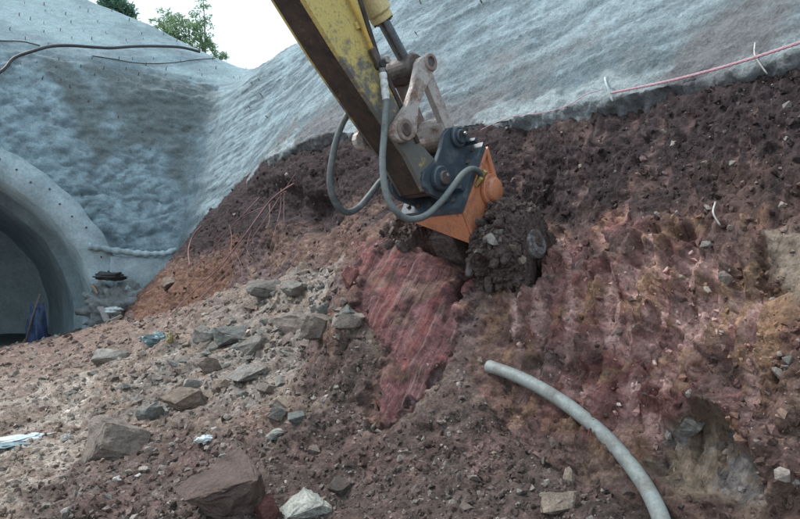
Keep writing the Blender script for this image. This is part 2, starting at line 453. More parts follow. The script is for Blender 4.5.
disp += (1 - w_) * (.07 * fbm(P0, .7, 3, .5, 2) + gsw * (.09 * ck1 * (cv1 > .45) + .05 * ck2) + .022 * ck3 + .010 * fi)
# hanging clods in the dark upper band
band = w_ * sstep(0, .5, P0[..., 2] - 2.3) * (1 - m_groove)
disp += band * (.01 * ck2 - .035 * ck1)
# tooth grooves running down the face, one by one
rg = np.random.RandomState(77)
STR = [(640, 240, 628, 300, 6), (665, 247, 661, 292, 6), (690, 243, 683, 296, 7), (712, 262, 704, 322, 6), (728, 250, 738, 305, 6), (760, 236, 757, 296, 5),
       (606, 262, 600, 330, 5), (580, 265, 570, 325, 5), (545, 300, 532, 350, 5), (560, 330, 548, 385, 5), (590, 330, 596, 372, 6), (594, 372, 584, 400, 5),
       (618, 318, 612, 372, 6), (640, 335, 636, 395, 7), (654, 310, 648, 350, 5), (676, 330, 671, 400, 5), (690, 300, 686, 352, 5), (520, 345, 508, 392, 4),
       (536, 350, 527, 408, 5), (575, 385, 566, 425, 5), (612, 385, 606, 440, 6), (636, 400, 630, 452, 6), (655, 402, 651, 460, 5), (625, 355, 620, 385, 4),
       (702, 330, 698, 380, 5), (735, 320, 728, 375, 5), (560, 232, 554, 262, 4), (536, 262, 528, 292, 4), (600, 225, 597, 255, 4)]
for _ in range(34):
    x, y = rg.uniform(505, 775), rg.uniform(235, 420); l = rg.uniform(22, 60); STR.append((x, y, x - rg.uniform(-2, 12), y + l, rg.uniform(2.5, 4)))
for _ in range(34):
    x, y = rg.uniform(500, 780), rg.uniform(235, 425); l = rg.uniform(35, 85); STR.append((x, y, x - rg.uniform(0, .18) * l, y + l, rg.uniform(1.6, 2.8)))
for _ in range(26):                                  # fainter ones in the dark band
    x, y = rg.uniform(490, 790), rg.uniform(90, 200); l = rg.uniform(25, 60); STR.append((x, y, x - rg.uniform(2, 12), y + l, -rg.uniform(2.5, 4)))
wobx = 2.0 * fbm(P0, .25, 3, .6, 21)
gsel = np.where((PXg > 470) & (PXg < 830) & (PYg > 70) & (PYg < 480) & (w_ > .3))
gx, gy = PXg[gsel] + wobx[gsel], PYg[gsel]; gmark = np.zeros(len(gx)); grim = np.zeros(len(gx)); gcol = np.zeros(len(gx))
for x0, y0, x1, y1, wd in STR:
    faint = wd < 0; wd = abs(wd) * 1.15
    t = np.clip(((gx - x0) * (x1 - x0) + (gy - y0) * (y1 - y0)) / ((x1 - x0) ** 2 + (y1 - y0) ** 2), 0, 1)
    wl_ = wd * (.55 + .9 * np.sin(np.pi * np.clip(t * .8 + .15, 0, 1)))
    d = np.hypot(gx - x0 - t * (x1 - x0), gy - y0 - t * (y1 - y0)) / wl_
    m = np.clip(1 - d, 0, 1); gmark = np.maximum(gmark, (1 - np.minimum(d, 1) ** 2) * (.45 if faint else 1) * min(wd / 5, 1.2))
    grim = np.maximum(grim, np.exp(-((d - 1.25) / .35) ** 2) * (.3 if faint else 1))
    gcol = np.maximum(gcol, sstep(1.05, .45, d) * (.22 if faint else 1))
stk = np.zeros(PXg.shape); stk[gsel] = gcol
gm = np.zeros(PXg.shape); gm[gsel] = gmark; gi = np.zeros(PXg.shape); gi[gsel] = grim
rough_keep = 1 - .6 * np.clip(gm * 1.3, 0, 1)
disp = disp * np.where(w_ > .3, .3 + .7 * rough_keep, 1) + w_ * (-.10 * gm + .035 * gi)
# dark pockets where lumps have dropped out
for x, y, rx, ry, dp in ((651, 233, 13, 6, .10), (682, 233, 14, 6, .10), (632, 258, 9, 4, .06), (770, 290, 16, 5, .08),
                         (275, 200, 30, 22, .25), (320, 215, 25, 22, .25), (215, 200, 6, 9, .2), (440, 250, 16, 8, .15)):
    dd = np.hypot((PXg - x + wobx) / rx, (PYg - y + wobx * .6) / ry); disp -= dp * sstep(1.15, .5, dd) * w_
# scrape striations down the slab
SDn = on_slab(385, 400) - on_slab(442, 272); SDn /= np.linalg.norm(SDn); SCr = np.cross(SN, SDn)
sq = P0 @ SCr + .012 * fbm(P0, .3, 2); st_ = P0 @ SDn
st1 = perlin(np.stack([sq / .10, st_ / 1.3, 0 * sq], -1)); st2 = perlin(np.stack([sq / .05, st_ / .8, 0 * sq + 5], -1))
disp += m_slab * (.04 * st1 + .022 * st2 + .035 * fbm(P0, .4, 2, .5, 31) + .015 * ck2 + .014 * ck3 + .015)
# the ochre pocket under its overhang, lower right
disp += -.12 * m_tan * sstep(0, 1, m_tan)
ov = mask([(700, 395), (745, 415), (790, 445), (800, 480), (770, 500), (756, 455), (735, 425), (700, 412)], 8, 6, .2, 14)
disp += .13 * ov * w_
Pg = P0 + NRM * disp[..., None]

# ---- colour (albedo of the soils themselves)
A = np.array
C = np.zeros(P0.shape) + A([.125, .088, .078])
n1 = fbm(P0, 1.1, 4, .55, 40); n2 = fbm(P0, .35, 4, .6, 41); n3 = fbm(P0, .12, 3, .6, 42)
C = mixc(C, [.115, .088, .090], sstep(-.2, .5, n1))                      # purplish clay
C = mixc(C, [.19, .145, .12], sstep(.15, .7, n2) * .7)                 # tan flecks
dk = sstep(-.2, .3, P0[..., 2] - np.where(PXg > 480, 2.0, 2.45) + .3 * n1 + .25 * n2)
C = mixc(C, [.034, .027, .029], dk * w_ * .95)                           # dark topsoil band
C = mixc(C, [.14, .085, .065], m_orange * .8); C = mixc(C, [.10, .06, .05], m_orange * sstep(0, .4, n2) * .7)
C = mixc(C, [.20, .105, .096], m_groove * w_ * sstep(-.5, .3, n1 + n2 * .5) * .9)
C = mixc(C, [.29, .205, .145], m_groove * w_ * sstep(.05, .45, n2 - .3 * n1) * .75)
stk = stk * sstep(-.55, .15, fbm(P0, .3, 3, .6, 88))
C = mixc(C, [.46, .33, .31], w_ * stk * (.62 + .36 * sstep(-.3, .3, n2)))                   # polished tooth marks
C = mixc(C, [.075, .058, .068], m_groove * w_ * sstep(.15, .5, perlin(P0 / .22 + 60)) * .35)
C = mixc(C, [.22, .155, .115], m_ochre * sstep(-.4, .3, n2) * .7)
C = mixc(C, [.27, .225, .18], m_tan * .85); C = mixc(C, [.20, .20, .21], m_tan * sstep(.0, .4, n2 + .2 * n3) * .7)
C = mixc(C, [.22, .19, .16], m_tan2 * .85)
C = mixc(C, [.15, .08, .075], m_upred * .6)
sl = mixc(np.zeros(P0.shape) + A([.185, .104, .105]), [.12, .072, .077], sstep(-.2, .4, n2))
sl = mixc(sl, [.225, .098, .092], sstep(-.1, .5, st1 + n3 * .4) * .7)
sl = mixc(sl, [.23, .165, .125], sstep(.2, .6, n2 + .4 * st2) * .5)
sl = mixc(sl, [.36, .28, .265], sstep(.18, .45, st1 * .4 + st2 * .8 + .12 * n2) * .25)
C = C * (1 - m_slab[..., None]) + sl * m_slab[..., None]
g = 1 - w_
G = mixc(np.zeros(P0.shape) + A([.185, .145, .122]), [.14, .10, .085], sstep(-.3, .3, n2))
G = mixc(G, [.30, .262, .228], m_track * sstep(-.4, .3, n2 + .5 * n1))
G = mixc(G, [.215, .195, .178], m_grey * sstep(-.5, .2, n2) * .8)
far = sstep(9, 14, P0[..., 1]); G = mixc(G, [.17, .12, .105], far * sstep(-.4, .2, n2) * .8)
G = mixc(G, [.074, .055, .052], np.maximum(m_dirt, .75 * m_hump * sstep(-.4, .1, n1 + .4)) * .92)
G = mixc(G, [.118, .078, .070], np.maximum(m_dirt, m_hump) * sstep(.1, .5, n2) * .6)
C = C * w_[..., None] + G * g[..., None]
lum = (C @ A([.3, .59, .11]))[..., None]; C = np.maximum(lum + (C - lum) * (1.08 + .22 * w_[..., None]), .01)
C = np.clip(C * (1 + .25 * n3[..., None]) * (.75 + .5 * cv2[..., None]) * (.8 + .4 * cv3[..., None]), .015, .8)

FA = grid_faces(NY, NV)
Vf = Pg.reshape(-1, 3); Cf = C.reshape(-1, 3); wf = w_.reshape(-1)
fw = wf[FA].mean(1) > .5
# orient so that faces look up / towards the open side
FA = FA[:, ::-1]
ST = np.stack([np.where(m_slab > .3, sq * 1.5, P0[..., 1] + .12 * P0[..., 2] + .03 * big), np.where(m_slab > .3, st_, P0[..., 2] * 1.3),
               np.maximum(.9 * m_slab, w_ * np.clip(.75 * m_groove + .35 * mr, 0, .8) * sstep(-.5, .2, fbm(P0, .5, 2, .5, 90)))], -1).reshape(-1, 3)
v_, f_, u_ = submesh(Vf, FA, fw)
bank = kind(obj('soil_bank', v_, f_, M_SOIL, col=Cf[u_], origin=np.zeros(3), strk=ST[u_]), 'structure')
v_, f_, u_ = submesh(Vf, FA, ~fw)
ground = kind(obj('ground', v_, f_, M_GROUND, col=Cf[u_], origin=np.zeros(3)), 'structure')
# coarse copy for finding where things rest
sub = Pg[::2, ::2]; nr, nc = sub.shape[:2]
BVH = BVHTree.FromPolygons(sub.reshape(-1, 3).tolist(), grid_faces(nr, nc).tolist())
T_D = m_dirt[::2, ::2].copy()
T_C, T_W, T_S, T_NC = C[::2, ::2].copy(), w_[::2, ::2].copy(), np.maximum(np.maximum(m_slab, m_tan), m_tan2)[::2, ::2].copy(), nc - 1
def hit(px, py):
    r = ray(px, py); r = r / np.linalg.norm(r)
    loc, nor, i, d = BVH.ray_cast(Vector(CAM), Vector(r))
    if loc is None: return None, None
    nor = np.array(nor)
    if nor @ r > 0: nor = -nor
    return np.array(loc), nor
def drop(x, y):
    loc, nor, i, d = BVH.ray_cast(Vector((x, y, 9)), Vector((0, 0, -1)))
    if loc is None: return None, None
    nor = np.array(nor); return np.array(loc), nor * np.sign(nor[2] + 1e-9)

# ------------------------------------------------------------------ shotcreted hillside (headwall + side slope)
def sp(s, k=.5): return np.log1p(np.exp(np.clip(s / k, -400, 400))) * k
s_ = [-26.0]
while s_[-1] < 31:
    s = s_[-1]
    dd = 20 if s < 0 else max(6.2, 23 - s)
    s_.append(s + (.0042 * dd if s > -9.5 else .3))
s_ = np.array(s_); NS = len(s_); NH = 300
yb_ = 23.6 - sp(s_)
rag = .22 * perlin(np.stack([yb_ * 1.1, s_ * 0, s_ * 0 + 3.3], -1)) + .12 * perlin(np.stack([yb_ * 4, s_ * 0, s_ * 0 + 7.3], -1)) + .06 * perlin(np.stack([yb_ * 11, s_ * 0, s_ * 0 + 1.3], -1))
e = sstep(0, 2.0, s_)
zbot = e * (zb(yb_) - .35 + .3 * rag) + (1 - e) * -.9
ztop = np.interp(s_, [-26, -6.0, -3, 0, 5, 31], [17.5, 12.9, 11.85, 11.0, 10.4, 10.4])
T = np.linspace(0, 1, NH)
Zs = zbot[:, None] + (ztop - zbot)[:, None] * T[None]
SS = np.repeat(s_[:, None], NH, 1)
Yh = np.interp(Zs, [-1, 3.5, 9, 10, 13, 18], [23.0, 23.6, 24.4, 25.0, 28.2, 33.5])
Yp = Yh - sp(SS)
Xn = xb(Yp) + np.where(Zs > zb(Yp), SLOPE, -.7) * (Zs - zb(Yp))
Xf = np.interp(Zs, [-1, 3.5, 9, 11.2, 14, 18], [6.1, 6.75, 8.4, 10.6, 14, 19])
bl = sstep(12, 22, Yp); Xs = Xn * (1 - bl) + Xf * bl
Ps = np.stack([Xs - sp(-SS), Yp, Zs], -1)
gu = np.gradient(Ps, axis=1); gv = np.gradient(Ps, axis=0)
Ns = np.cross(gu, gv); Ns /= np.linalg.norm(Ns, axis=2)[..., None] + 1e-9
Ns *= np.sign(-(Ns[..., 0] + Ns[..., 1]))[..., None]
hd = sstep(2.0, -1.0, SS)                        # 1 on the headwall, 0 on the side slope
HX, HY = project(Ps)
smooth_z = 1 - sstep(-10, 12, poly_sd(HX, HY, [(38, 50), (120, 52), (235, 55), (222, 90), (205, 150), (185, 200), (172, 158), (135, 146), (100, 154), (78, 140), (58, 100)]) + 14 * fbm(Ps, 1.6, 3, .6, 77))
low = hd * sstep(10.0, 9.2, Zs + .3 * fbm(Ps, 2, 2)) * (1 - smooth_z)   # craggy rock below and left of the smooth sprayed part
ridge = billow(Ps, 1.1, 4, 2)
dS = .04 * fbm(Ps, 2.5, 4) + .012 * fbm(Ps, .3, 4, .65, 3)
dS += low * (.12 * ridge + .32 * clods(Ps * A([1, 1, 1.4]), 1.7, 41)[0] + .24 * clods(Ps, .55, 42)[0] + .05 * fbm(Ps, .4, 3, .6, 6) - .2)
mid = hd * (1 - low) * sstep(10.2, 9.4, Zs)
dS += mid * (.10 * fbm(Ps * A([1, 1, 2.2]), 1.2, 4, .6, 9) + .04 * billow(Ps, .35, 3, 5))
# dragged, streaky surface of the side slope
sv = np.stack([Ps[..., 1] * .16, Ps[..., 2] * 1.5 + Ps[..., 1] * .12, Ps[..., 0] * 0], -1)
dS += (1 - hd) * (.034 * fbm(sv, .4, 4, .6, 12) + .014 * clods(Ps, .16, 15)[0] + .014 * fbm(Ps, .08, 3, .65, 16))
crust = (1 - hd) * sstep(.9, 0, Zs - zbot[:, None])
dS += crust * (.035 * billow(Ps, .22, 3, 19) + .03 * fbm(Ps, .5, 3, .6, 20))
Psd = Ps + Ns * dS[..., None]
m1 = fbm(Ps, 2.2, 4, .55, 50); m2 = fbm(Ps, .6, 4, .6, 51); m3 = fbm(Ps, .2, 3, .6, 52)
CS = np.zeros(Ps.shape) + A([.25, .335, .37])
CS = mixc(CS, [.19, .255, .285], sstep(-.2, .5, m1))
CS = mixc(CS, [.135, .155, .158], mid * sstep(-.9, .1, m1 * .7 + .4 * m2) * .9)
CS = mixc(CS, [.28, .37, .42], low * sstep(-.3, .3, m2 + m1 * .4)); CS = mixc(CS, [.20, .245, .275], low * sstep(.1, .6, -m2) * .5)
sd = 1 - hd
stx = fbm(sv, .4, 4, .6, 12)
CS = mixc(CS, [.095, .13, .147], sd * sstep(-.7, .4, m1 * .5 + .6 * m2 - stx * .5) * .75)
CS = mixc(CS, [.27, .345, .375], sd * sstep(.12, .5, stx + .3 * m2) * .7)
hb = Zs - zb(Yp)
CS = mixc(CS, [.125, .115, .12], sd * sstep(1.2, .0, hb + .7 * m1 + .6 * m2) * .8)   # mud spatter above the cut
CS = mixc(CS, [.40, .48, .50], sd * sstep(.26, .12, np.abs(hb - .08) + .15 * m2) * sstep(.0, .4, m1 + .3 * m2 + .1) * .5)
CS = np.clip(CS * (1 + .16 * m3[..., None]), .03, .8)
# a return at the bottom edge so that the sprayed crust has thickness, and flat hilltop ground behind the crest
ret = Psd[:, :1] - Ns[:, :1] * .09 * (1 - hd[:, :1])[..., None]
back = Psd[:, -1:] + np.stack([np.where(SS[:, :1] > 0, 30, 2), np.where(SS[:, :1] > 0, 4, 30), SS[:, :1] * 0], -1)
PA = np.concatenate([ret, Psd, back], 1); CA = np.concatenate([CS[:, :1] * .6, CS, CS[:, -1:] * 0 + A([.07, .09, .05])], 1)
FS = grid_faces(NS, NH + 2)
Vs = PA.reshape(-1, 3)
# tunnel mouth cut out of the headwall
TC = A([-1.2, .30]); RI, RO = 5.1, 6.0
fc = Vs[FS].mean(1)
hole = (np.hypot(fc[:, 0] - TC[0], np.maximum(fc[:, 2] - TC[1], 0)) < 5.55) & (fc[:, 1] > 20) & (fc[:, 2] < 7)
v_, f_, u_ = submesh(Vs, FS, ~hole)
hill = kind(obj('hillside', v_, f_, M_SHOT, col=CA.reshape(-1, 3)[u_], origin=np.zeros(3)), 'structure')
sub = PA[::2, ::3]; nr, nc = sub.shape[:2]
BVS = BVHTree.FromPolygons(sub.reshape(-1, 3).tolist(), grid_faces(nr, nc).tolist())
def hit_s(px, py):
    r = ray(px, py); r = r / np.linalg.norm(r)
    loc, nor, i, d = BVS.ray_cast(Vector(CAM), Vector(r))
    if loc is None: return None, None
    nor = np.array(nor)
    if nor @ r > 0: nor = -nor
    return np.array(loc), nor
# ================================================================== THINGS OF THE PLACE
M_CONC = paint_mat('sprayed_concrete', (.36, .46, .50), (.24, .31, .34), (.42, .66), 1.6, (.85, .95))
M_LIN = paint_mat('tunnel_lining', (.40, .52, .57), (.30, .38, .42), (.42, .66), 1.2, (.8, .9))
M_DARKROCK = paint_mat('tunnel_face_rock', (.10, .11, .11), (.06, .07, .07), (.4, .65), 2, (.9, .95))
M_FACE = paint_mat('sprayed_tunnel_face', (.46, .56, .59), (.34, .42, .45), (.4, .65), 1.2, (.9, .95))
M_BLACK = paint_mat('black_rubber', (.02, .022, .025), (.10, .09, .085), (.5, .75), 12, (.5, .8))
M_STEEL = paint_mat('bare_steel', (.42, .41, .40), (.17, .12, .10), (.5, .68), 9, (.35, .75), .35)
M_RUST = paint_mat('rusty_bar', (.10, .075, .065), (.06, .05, .05), (.4, .7), 20, (.8, .9))

# ---- tunnel portal
portal = empty('tunnel_portal', (TC[0], 22.4, 0))
tag(portal, 'shotcreted tunnel portal arch in the headwall at the left', 'tunnel portal')
def arch_section(r, n=64, zmin=-.9):
    a0 = math.asin((TC[1] - zmin) / r)
    return [(TC[0] + r * math.cos(a), TC[1] + r * math.sin(a)) for a in np.linspace(-a0, math.pi + a0, n)]
def arch_ring(ri, ro, y0, y1, n=64, zmin=-.9, rough=0.0):
    V = []; F = []
    I = arch_section(ri, n, zmin); O = arch_section(ro, n, zmin)
    nyl = 6; seq = []
    for k in range(nyl + 1): seq.append((I, y0 + (y1 - y0) * k / nyl, ri))
    loop = [(I, y1), (I, y0), ([((a[0] + b[0]) / 2, (a[1] + b[1]) / 2) for a, b in zip(I, O)], y0), (O, y0), (O, (y0 + y1) / 2), (O, y1)]
    for sec, y in loop:
        for x, z in sec: V.append((x, y, z))
    m = len(loop)
    for k in range(m - 1):
        for i in range(n - 1):
            F.append((k * n + i, k * n + i + 1, (k + 1) * n + i + 1, (k + 1) * n + i))
    V = np.array(V)
    if rough:
        V[:, 1] += rough * fbm(V, .9, 3); r = V - A([TC[0], 0, TC[1]]); r[:, 1] = 0
        V += r / np.linalg.norm(r, axis=1)[:, None] * (rough * fbm(V, 1.0, 3, .5, 5))[:, None]
    return V, F
v, f = arch_ring(RI, RO, 22.4, 24.6, 110, rough=.07)
ring = obj('arch_ring', v, f, M_CONC, portal)
# lining deeper inside, with a step back to a narrower ring
V = []; F = []; n = 90; yl = np.linspace(24.0, 35, 40)
for y in yl:
    for x, z in arch_section(5.35 if y < 26.4 else 5.0, n): V.append((x, y, z))
V = np.array(V); r = V - A([TC[0], 0, TC[1]]); r[:, 1] = 0
V += r / np.linalg.norm(r, axis=1)[:, None] * (.10 * fbm(V, 1.2, 3, .5, 15))[:, None]
obj('lining', V, grid_faces(len(yl), n), M_LIN, portal)
fv = [(TC[0], 34.4, -.9)] + [(x, 34.4, z) for x, z in arch_section(5.2, 40)]
obj('tunnel_face', fv, [(0, i, i + 1) for i in range(1, 40)], M_FACE, portal)
fx, fy = np.meshgrid(np.linspace(-9, 6, 40), np.linspace(23.8, 35, 50), indexing='ij')
fl = np.stack([fx, fy, -.42 + 0 * fx], -1); fl[..., 2] += .08 * fbm(fl, 1.5, 3)
obj('tunnel_floor', fl.reshape(-1, 3), grid_faces(40, 50), M_DARKROCK, portal)
# pipe ends in the ring face
pv, pf = tube([(0, 0, 0), (0, -.05, 0)], .03, 8)
for i in range(26):
    a = math.radians(4 + i * 5.2); rr = 5.62 + .10 * math.sin(i * 2.3)
    c = A([TC[0] + rr * math.cos(a), 22.42, TC[1] + rr * math.sin(a)])
    if i == 0:
        me0 = make_mesh('pipe_end', pv, pf); me0.materials.append(M_RUST)
    o = bpy.data.objects.new('pipe_end', me0); COL.objects.link(o); o.parent = ring; o.location = c - wl(ring)

# ---- concrete abutment beside the ring
def rough_box(x0, x1, y0, y1, z0, z1, nx, nz, amp=.04, seed=0, round_top=.12):
    """front and top of a sprayed block as one bumpy skin, plus plain ends"""
    prof = [(y1, z1), (y0 + round_top * 1.4, z1)] + [(y0 + round_top * (1 - math.sin(a)), z1 - round_top * (1 - math.cos(a))) for a in np.linspace(.3, 1.5, 5)] + \
           [(y0, z) for z in np.linspace(z1 - round_top, z0, nz)]
    xs = np.linspace(x0, x1, nx); V = []
    for x in xs:
        for y, z in prof: V.append((x, y, z))
    V = np.array(V); m = len(prof)
    d = amp * fbm(V, .8, 4, .55, seed); V[:, 1] -= d; V[:, 2] += d * .6
    F = [tuple(q) for q in grid_faces(nx, m)]
    b = len(V); V = np.vstack([V, [(x0, y1, z0), (x1, y1, z0)]])
    F.append(tuple([b] + list(range(m - 1, -1, -1)))); F.append(tuple([b + 1] + list(range((nx - 1) * m, nx * m))))
    return V, F
v, f = rough_box(4.2, 6.9, 22.35, 24.2, -.2, 2.72, 60, 30, .05, 3)
abut = obj('abutment_wall', v, f, M_CONC)
tag(abut, 'low pale concrete abutment wall right of the tunnel arch', 'wall')
P = [pty(px, py, 22.32) for px, py in ((88, 246), (100, 248), (118, 251), (135, 253), (150, 254), (163, 254), (176, 250))]
v, f = tube(catmull(P, 8), .10 + .02 * np.sin(np.arange(49) * 1.3), 10)
v = v + (.03 * fbm(v, .3, 3))[:, None]
cap = obj('coping', v, f, M_CONC, abut)

# ---- nails in the shotcrete
nv, nf = tube([(0, 0, -.1), (0, 0, .16)], .022, 6)
nail_me = make_mesh('rebar_nail', nv, nf); nail_me.materials.append(M_RUST)
random.seed(4); k = 0
npx = [(px + random.uniform(-7, 7) + (row % 2) * 14, py + random.uniform(-3, 3)) for row, py in enumerate((6, 14, 23, 32, 42, 60, 68, 78)) for px in range(2, 250, 24)]
npx += [(70, 88), (88, 102), (138, 86), (172, 90), (150, 150), (190, 128), (118, 118), (142, 133), (240, 78), (252, 84), (262, 96), (250, 108),
        (421, 4), (482, 3), (268, 118), (285, 90), (417, 35)]
for px, py in npx:
    L, n_ = hit_s(px, py)
    if L is None: continue
    o = bpy.data.objects.new('rebar_nail', nail_me); COL.objects.link(o); o.parent = hill; o.location = L
    q = Vector(n_ + A([0, 0, .5])).to_track_quat('Z', 'Y'); o.rotation_euler = q.to_euler()
    sc_ = random.uniform(.7, 1.3) * (.38 if px > 270 else .62); o.scale = (sc_, sc_, sc_)

# ---- cable along the break of slope, thin wire below it
def on_hill(pts, off):
    o = []
    for px, py in pts:
        L, n_ = hit_s(px, py)
        if L is not None: o.append(L + n_ * off)
    return np.array(o)
P = on_hill([(-14, 82), (0, 72), (18, 62), (35, 55), (50, 51), (70, 51.5), (95, 53), (110, 53.5), (130, 52), (150, 51.5), (175, 52), (188, 54), (199, 57)], .22)
v, f = tube(catmull(P, 10), .055, 8)
tag(obj('power_cable', v, f, M_BLACK), 'thick black cable along the top of the grey headwall', 'cable')
P = on_hill([(-10, 40), (0, 42), (22, 43), (40, 47)], .05)
v, f = tube(catmull(P, 8), .022, 6)
tag(obj('wire', v, f, M_BLACK), 'short thin dark wire at the far left of the upper slope', 'wire')
P = on_hill([(92, 57), (112, 60), (130, 63.5), (150, 65), (172, 64), (195, 61), (215, 59.5), (228, 62)], .05)
v, f = tube(catmull(P, 8), .02, 6)
tag(obj('wire', v, f, M_BLACK), 'thin sagging wire below the thick black cable', 'wire')

# ---- things by the tunnel: blue bundle, pole, planks, dark heap
M_BLUE = paint_mat('blue_tarp', (.015, .04, .11), (.012, .022, .04), (.45, .65), 5, (.6, .8))
M_TEAL = paint_mat('teal_sheet', (.19, .28, .31), (.10, .15, .17), (.45, .65), 9, (.5, .8))
M_WOOD = paint_mat('weathered_wood', (.34, .28, .21), (.18, .15, .12), (.4, .65), 14, (.8, .95))
M_WHITEP = paint_mat('pale_sheet', (.55, .62, .64), (.35, .4, .42), (.45, .65), 8, (.5, .8))
def draped(c, sx, sy, sz, seed, n=14):
    """a crumpled heap of sheeting: a closed lump with sharp folds"""
    V = []; F = []
    for i in range(n + 1):
        t = math.pi * i / n
        for j in range(2 * n):
            a = math.pi * j / n; V.append((math.sin(t) * math.cos(a), math.sin(t) * math.sin(a), math.cos(t)))
    V = np.array(V); m = 2 * n
    for i in range(n):
        for j in range(m): F.append((i * m + j, i * m + (j + 1) % m, (i + 1) * m + (j + 1) % m, (i + 1) * m + j))
    V = V * (1 + .35 * billow(V, .8, 3, seed) + .25 * fbm(V, .5, 3, .5, seed))[:, None]
    return V * A([sx, sy, sz]) + c, F
c = pty(38, 327, 21.6)
v, f = draped(c + A([0, 0, -.25]), .26, .3, .85, 3)
tag(obj('tarp_bundle', v, f, M_BLUE), 'dark blue bundle standing in the tunnel mouth', 'bundle')
v, f = tube([pty(24, 348, 21.3), pty(32, 318, 21.4), pty(40, 294, 21.5)], .03, 6)
tag(obj('pole', v, f, M_RUST), 'thin dark pole leaning in the tunnel mouth beside the blue bundle', 'pole')
def plank(a, b, wd, th, mat, name, label, cat):
    d, u, v_ = frame(b - a); up = A([0, 0, 1.0]); s = np.cross(d, up); s /= np.linalg.norm(s); t = np.cross(s, d)
    rg = np.linspace(0, 1, 6); V = []
    for k in rg:
        q = a + (b - a) * k + t * .02 * math.sin(k * 5)
        for x, z in ((-1, -1), (1, -1), (1, 1), (-1, 1)): V.append(q + s * wd / 2 * x + t * th / 2 * z)
    F = [(i * 4 + j, i * 4 + (j + 1) % 4, i * 4 + 4 + (j + 1) % 4, i * 4 + 4 + j) for i in range(5) for j in range(4)] + [(3, 2, 1, 0), (20, 21, 22, 23)]
    return tag(obj(name, V, F, mat, smooth=False), label, cat)
plank(pty(105, 325, 20.6), pty(121, 315, 20.6), .22, .07, M_WOOD, 'plank', 'pale timber plank on the mound edge by the tunnel', 'plank')
plank(pty(92, 285, 21.9), pty(99, 293, 21.8), .18, .06, M_WOOD, 'plank', 'short plank leaning on the pale concrete below the abutment', 'plank')
plank(pty(100, 307, 21.2), pty(108, 321, 20.9), .2, .06, M_STEEL, 'metal_strip', 'grey metal strip lying beside the pale sheet scraps', 'metal strip')
v, f = draped(pty(113, 311, 21.2), .28, .25, .12, 8)
tag(obj('plastic_sheet', v, f, M_WHITEP), 'crumpled white plastic sheet below the abutment wall', 'sheet')
v, f = draped(pty(109, 276.5, 21.8), .5, .32, .13, 12)
tag(obj('tarp', v, f, M_BLACK), 'flat dark folded tarp on the heap in front of the abutment', 'tarp')
# heap of dark spoil in front of the abutment, and the sprayed apron at the ring's foot
v, f = draped(pty(118, 300, 21.9) + A([.1, .2, -.25]), 1.05, .6, .72, 21, 26)
M_HEAP = paint_mat('dark_spoil', (.20, .23, .24), (.10, .11, .11), (.42, .62), 5, (.9, .95))
tag(obj('spoil_heap', v, f, M_HEAP), 'dark grey spoil heap in front of the pale abutment wall', 'heap')
v, f = draped(A([4.35, 22.3, .2]), .75, .7, 1.75, 33, 26)
tag(obj('concrete_apron', v, f, M_CONC), 'pale sprayed concrete apron at the foot of the tunnel arch', 'concrete apron')

# ================================================================== EXCAVATOR ARM WITH DRUM CUTTER
E1 = A([-.984, -.178, 0.0]); NV3 = A([.178, -.984, 0.0])      # towards the machine; side normal facing the viewer
DRUM = pt(513, 248, 5.72)                                       # middle of the near drum
O_ARM = DRUM - NV3 * .50
def AP(px, py, n):
    r = ray(px, py); return CAM + r * (((O_ARM - CAM) @ NV3 + n) / (r @ NV3))
M_YEL = None
def yellow_mat():
    m, n, b = nodes('worn_yellow_paint')
    p = geo_pos(n)
    f = noise_n(n, 7, 9, .72, p); f2 = noise_n(n, 45, 6, .7, p)
    sx = N(n, 'ShaderNodeSeparateXYZ'); n.links.new(p, sx.inputs[0])
    grad = maprange(n, sx.outputs[2], 3.0, 3.8, .14, -.22)      # grime is worse towards the tool end
    ad = N(n, 'ShaderNodeMath', operation='ADD'); n.links.new(f, ad.inputs[0]); n.links.new(grad, ad.inputs[1])
    k = maprange(n, ad.outputs[0], .44, .58, 0, 1)
    c = mixrgb(n, k, (.56, .44, .15), (.13, .13, .125))
    c = mixrgb(n, maprange(n, f2, .52, .68, 0, .8), c, (.16, .12, .08))
    n.links.new(c, b.inputs['Base Color']); n.links.new(maprange(n, f2, .3, .7, .45, .8), b.inputs['Roughness'])
    bump(n, b, [(f2, .25, .004)])
    return m
M_YEL = yellow_mat()
M_UNDER = paint_mat('shaded_grimy_underside', (.060, .040, .030), (.025, .02, .018), (.4, .62), 5, (.55, .8), 0, (.12, .085, .05))  # brown-black grime, with the shade under the stick put into the colour
M_PIN = paint_mat('greasy_iron', (.12, .10, .095), (.07, .05, .045), (.42, .62), 10, (.5, .8), .2)
M_LINK = paint_mat('worn_link', (.46, .42, .40), (.20, .125, .10), (.47, .62), 8, (.5, .8), .1)
M_LINKB = paint_mat('rusty_link', (.22, .16, .14), (.36, .31, .29), (.5, .66), 9, (.6, .85), .1)
M_BRK = paint_mat('blue_grey_paint', (.045, .065, .085), (.12, .13, .14), (.5, .72), 8, (.4, .75))
M_ORG = paint_mat('orange_paint', (.55, .22, .12), (.28, .13, .09), (.5, .70), 6, (.4, .75), 0, (.17, .11, .09))
M_CREAM = paint_mat('cream_paint', (.62, .50, .25), (.34, .27, .16), (.52, .72), 5, (.4, .7))
M_CHROME = paint_mat('chrome_rod', (.22, .24, .27), (.12, .13, .14), (.45, .65), 4, (.18, .35), .8)
M_HOSE = paint_mat('hose_guard', (.085, .10, .105), (.20, .20, .19), (.5, .70), 14, (.5, .8))
M_HOSE2 = paint_mat('pale_hose_guard', (.15, .175, .175), (.09, .09, .085), (.5, .70), 14, (.5, .8))
M_BRASS = paint_mat('brass', (.55, .42, .16), (.25, .18, .09), (.5, .7), 20, (.3, .5), .7)
